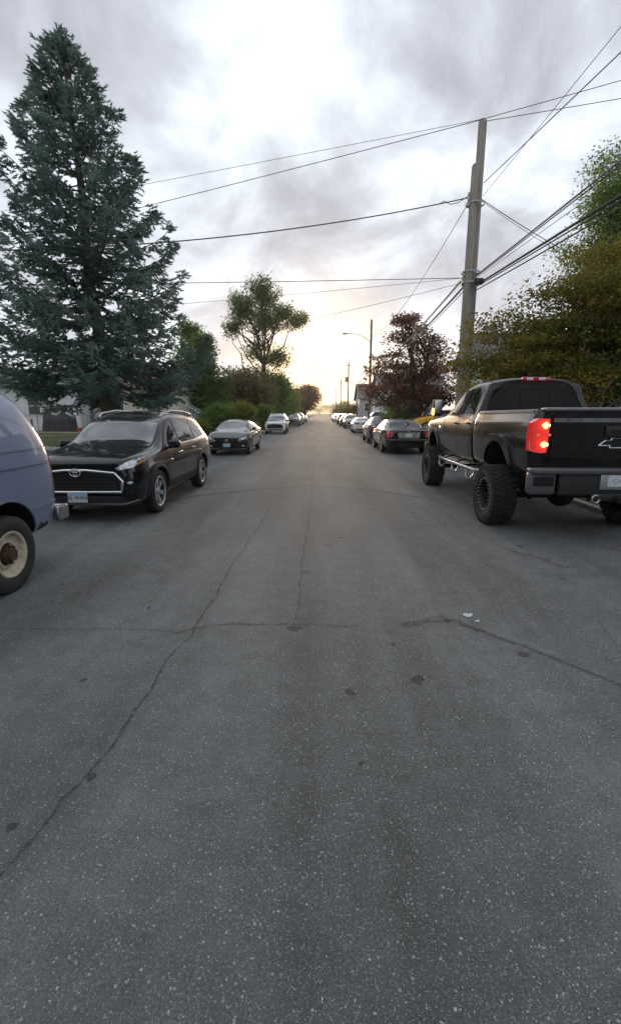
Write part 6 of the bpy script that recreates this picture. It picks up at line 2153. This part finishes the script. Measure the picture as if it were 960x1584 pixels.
# tarp-covered grill by the fence
bm = bmesh.new()
bmesh.ops.create_grid(bm, x_segments=26, y_segments=16, size=1.0)
g_ = np.random.default_rng(4)
for v_ in bm.verts:
    u, w_ = v_.co.x, v_.co.y
    edge = max(abs(u), abs(w_))
    top = 1.12 + 0.14 * math.cos(u * 2.2) + 0.05 * math.sin(u * 7 + w_ * 3)
    k = max(0.0, (edge - 0.62) / 0.38)
    z = top * (1 - k ** 0.8) + 0.03
    ang = math.atan2(w_, u)
    fold = 1 + 0.05 * k * math.sin(ang * 13)
    sc_ = (0.62 + 0.36 * min(1, (edge / 0.62))) if edge < 0.62 else 0.98 + 0.10 * k
    m_x = u / max(edge, 1e-6)
    m_y = w_ / max(edge, 1e-6)
    rr_ = min(edge / 0.62, 1.0) * (0.85 + 0.12 * k) * fold
    v_.co = Vector((m_x * rr_ * 1.05, m_y * rr_ * 0.5, z + g_.normal(0, 0.012) + 0.07 * math.sin(u * 9 + 2 * w_) * (1 - k)))
o = link('covered_grill', to_mesh(bm, 'covered_grill', True), None, (-17.6, 30.6, HL(-17.6, 30.6) - 0.02), mats=[mat('black tarp', (0.012, 0.012, 0.014), 0.42, 0.0, 0.3, 8)])
tag(o, 'garden grill under a black tarp beside the chain-link fence', 'grill')
o = link('flower_pot', None or (lambda b: (bm_lathe(b, [(0.001, 0), (0.11, 0), (0.16, 0.26), (0.175, 0.26), (0.175, 0.31), (0.15, 0.31), (0.14, 0.25), (0.001, 0.24)], 20, axis='Z'), to_mesh(b, 'flower_pot', True, 40))[1])(bmesh.new()), None, (-16.0, 30.0, HL(-16.0, 30.0)), mats=[mat('orange clay', (0.42, 0.10, 0.035), 0.7)])
tag(o, 'orange clay pot on the grass beside the covered grill', 'pot')
o = link('garden_edging', tube_mesh('garden_edging', [(-21, 29.4, HL(-21, 29.4) + 0.03), (-18, 29.2, HL(-18, 29.2) + 0.06), (-15, 29.5, HL(-15, 29.5) + 0.03), (-12.5, 29.9, HL(-12.5, 29.9) + 0.05)], 0.05, 8), mats=[mat('pale timber', (0.32, 0.27, 0.20), 0.8)])
tag(o, 'pale timber edging across the lawn in front of the grill', 'edging')
st_ = empty('garden_stake', (-10.4, 16.3, HL(-10.4, 16.3)))
tag(st_, 'thin wooden stake standing on the lawn behind the blue van', 'stake')
link('stake', box_mesh('stake', (0.05, 0.05, 1.35), 0.006, (0, 0, 0.6)), st_, mats=[mat('raw stake wood', (0.26, 0.19, 0.12), 0.8)])

# white canopy on the right lawn
cx_, cy_ = 7.7, 41.0
ca = empty('canopy_shelter', (cx_, cy_, HR(cx_, cy_)))
tag(ca, 'white arched canopy shelter on the lawn behind the maroon tree', 'shelter')
A = arc(0, 1.35, 1.05, 0, 180, 14)
V, Fc = [], []
for yy in (-1.6, 1.6):
    for (u, z) in A:
        V.append((u, yy, 0.85 * (z - 1.35) + 1.35))
k = len(A)
Fc = [(i, i + 1, k + i + 1, k + i) for i in range(k - 1)]
link('cover', np_mesh('cover', V, Fc, smooth=True), ca, mats=[mat('white canvas', (0.66, 0.68, 0.67), 0.6)])
link('back_panel', np_mesh('back_panel', [(-1.05, 1.58, 0), (1.05, 1.58, 0), (1.05, 1.58, 1.35), (0.6, 1.58, 2.1), (-0.6, 1.58, 2.1), (-1.05, 1.58, 1.35)], [(0, 1, 2, 3, 4, 5)]), ca, mats=[mat('dark canvas', (0.03, 0.04, 0.035), 0.8)])  # near-black sheet stands in for the shade inside the canopy
for sx_ in (-1.05, 1.05):
    for yy in (-1.6, 1.6):
        link('leg', tube_mesh('leg', [(sx_, yy, -0.1), (sx_, yy, 1.4)], 0.03, 8), ca, mats=[RAILW])

# yard vehicles
compact_t.place('sedan', 'bright yellow car nosed toward the street from a raised drive', 'sedan', (8.2, 31.0, HR(7.8, 31.0) + 0.06), PI / 2, YELLOW_PAINT, (1, 1, 1), None, SK)
suv_t.place('suv', 'silver SUV on the lawn beside the spruce trunk', 'suv', (-8.3, 23.2, HL(-8.3, 23.2)), PI, SILVER_PAINT, (0.92, 0.9, 0.90), None, SK)
suv_t.place('suv', 'tall white SUV on the drive below the white-eaved house', 'suv', (6.6, 57.2, HR(6.6, 57.2) + 0.03), PI / 2, WHITE_PAINT, (1.0, 0.6, 1.05), None, SK)

# ------------------------------------------------------------------ grass and litter


def grass_stuff(name, label, x0, x1, y0, y1, n, hf, m, hgt, seed):
    g = np.random.default_rng(seed)
    x = g.uniform(x0, x1, n)
    y = y0 + (y1 - y0) * g.uniform(0, 1, n) ** 1.5
    patch = np.sin(x * 1.7 + 1) * np.cos(y * 1.3) + np.sin(x * 4.1) * np.sin(y * 3.7) * 0.6
    keep = g.uniform(-1.6, 1.2, n) < patch
    x, y = x[keep], y[keep]
    n = len(x)
    P = np.stack([x, y, hf(x, y) - 0.01], 1)
    d = np.stack([g.normal(0, 0.45, n), g.normal(0, 0.45, n), np.ones(n)], 1)
    Fm = frames(d, np.array([0, 1, 0.0]) + g.normal(0, 0.8, (n, 3)), g)
    s = hgt * g.uniform(0.5, 1.4, n)
    T = np.concatenate([Fm * s[:, None, None], P[:, :, None]], 2)
    V, Fc, var = scatter(np.array([(-0.10, 0, 0), (0.10, 0, 0), (0.04, 1, 0.12)]), [(0, 1, 2)], T, g.uniform(0, 1, n))
    o = link(name, np_mesh(name, V, Fc, {'var': var}), mats=[m])
    tag(o, label, 'grass', kind='stuff')


BLADE = leaf_material('grass blades', [(0.0, (0.045, 0.065, 0.016)), (0.6, (0.085, 0.11, 0.03)), (1.0, (0.17, 0.15, 0.07))], 0.25)
grass_stuff('verge_grass', 'patchy grass on the verge beside the pickup truck', KR + 0.17, 9.0, 4.5, 30, 26000, h_right, BLADE, 0.075, 1)
grass_stuff('lawn_grass', 'short grass on the lawn round the spruce', -15.0, KL - 0.18, 8, 46, 60000, h_left, BLADE, 0.08, 2)
g_ = np.random.default_rng(9)
n = 900
x = g_.uniform(KR - 0.35, 7.0, n)
y = g_.uniform(5, 20, n)
z = np.where(x > KR + 0.15, h_right(x, y) + 0.03, np.where(x > KR - 0.01, 0.085, 0.012))
P = np.stack([x, y, z], 1)
Fm = frames(np.stack([g_.normal(0, 1, n), g_.normal(0, 1, n), g_.normal(0, 0.15, n)], 1), np.array([0, 0, 1.0]) + g_.normal(0, 0.3, (n, 3)), g_)
T = np.concatenate([Fm * g_.uniform(0.035, 0.075, n)[:, None, None], P[:, :, None]], 2)
V, Fc, var = scatter(LEAF, LEAF_F, T, g_.uniform(0.3, 1, n))
o = link('fallen_leaves', np_mesh('fallen_leaves', V, Fc, {'var': var}), mats=[RUSSET])
tag(o, 'fallen leaves strewn along the kerb by the pickup truck', 'leaves', kind='stuff')

# ------------------------------------------------------------------ evening haze
bm = bmesh.new()
bm_box(bm, Vector((0, 300, 11.5)), (420, 760, 25.5))
hz = link('haze', to_mesh(bm, 'haze'))
hm = bpy.data.materials.new('evening haze')
hm.use_nodes = True
hn, hl_ = hm.node_tree.nodes, hm.node_tree.links
hn.clear()
ho = nd(hn, 'ShaderNodeOutputMaterial')
hv = nd(hn, 'ShaderNodeVolumePrincipled')
hv.inputs['Color'].default_value = (0.95, 0.93, 0.90, 1)
hv.inputs['Density'].default_value = 0.00028
hv.inputs['Anisotropy'].default_value = 0.7
hl_.new(hv.outputs[0], ho.inputs['Volume'])
hz.data.materials.append(hm)
tag(hz, 'thin warm evening haze over the street', 'haze', kind='stuff')
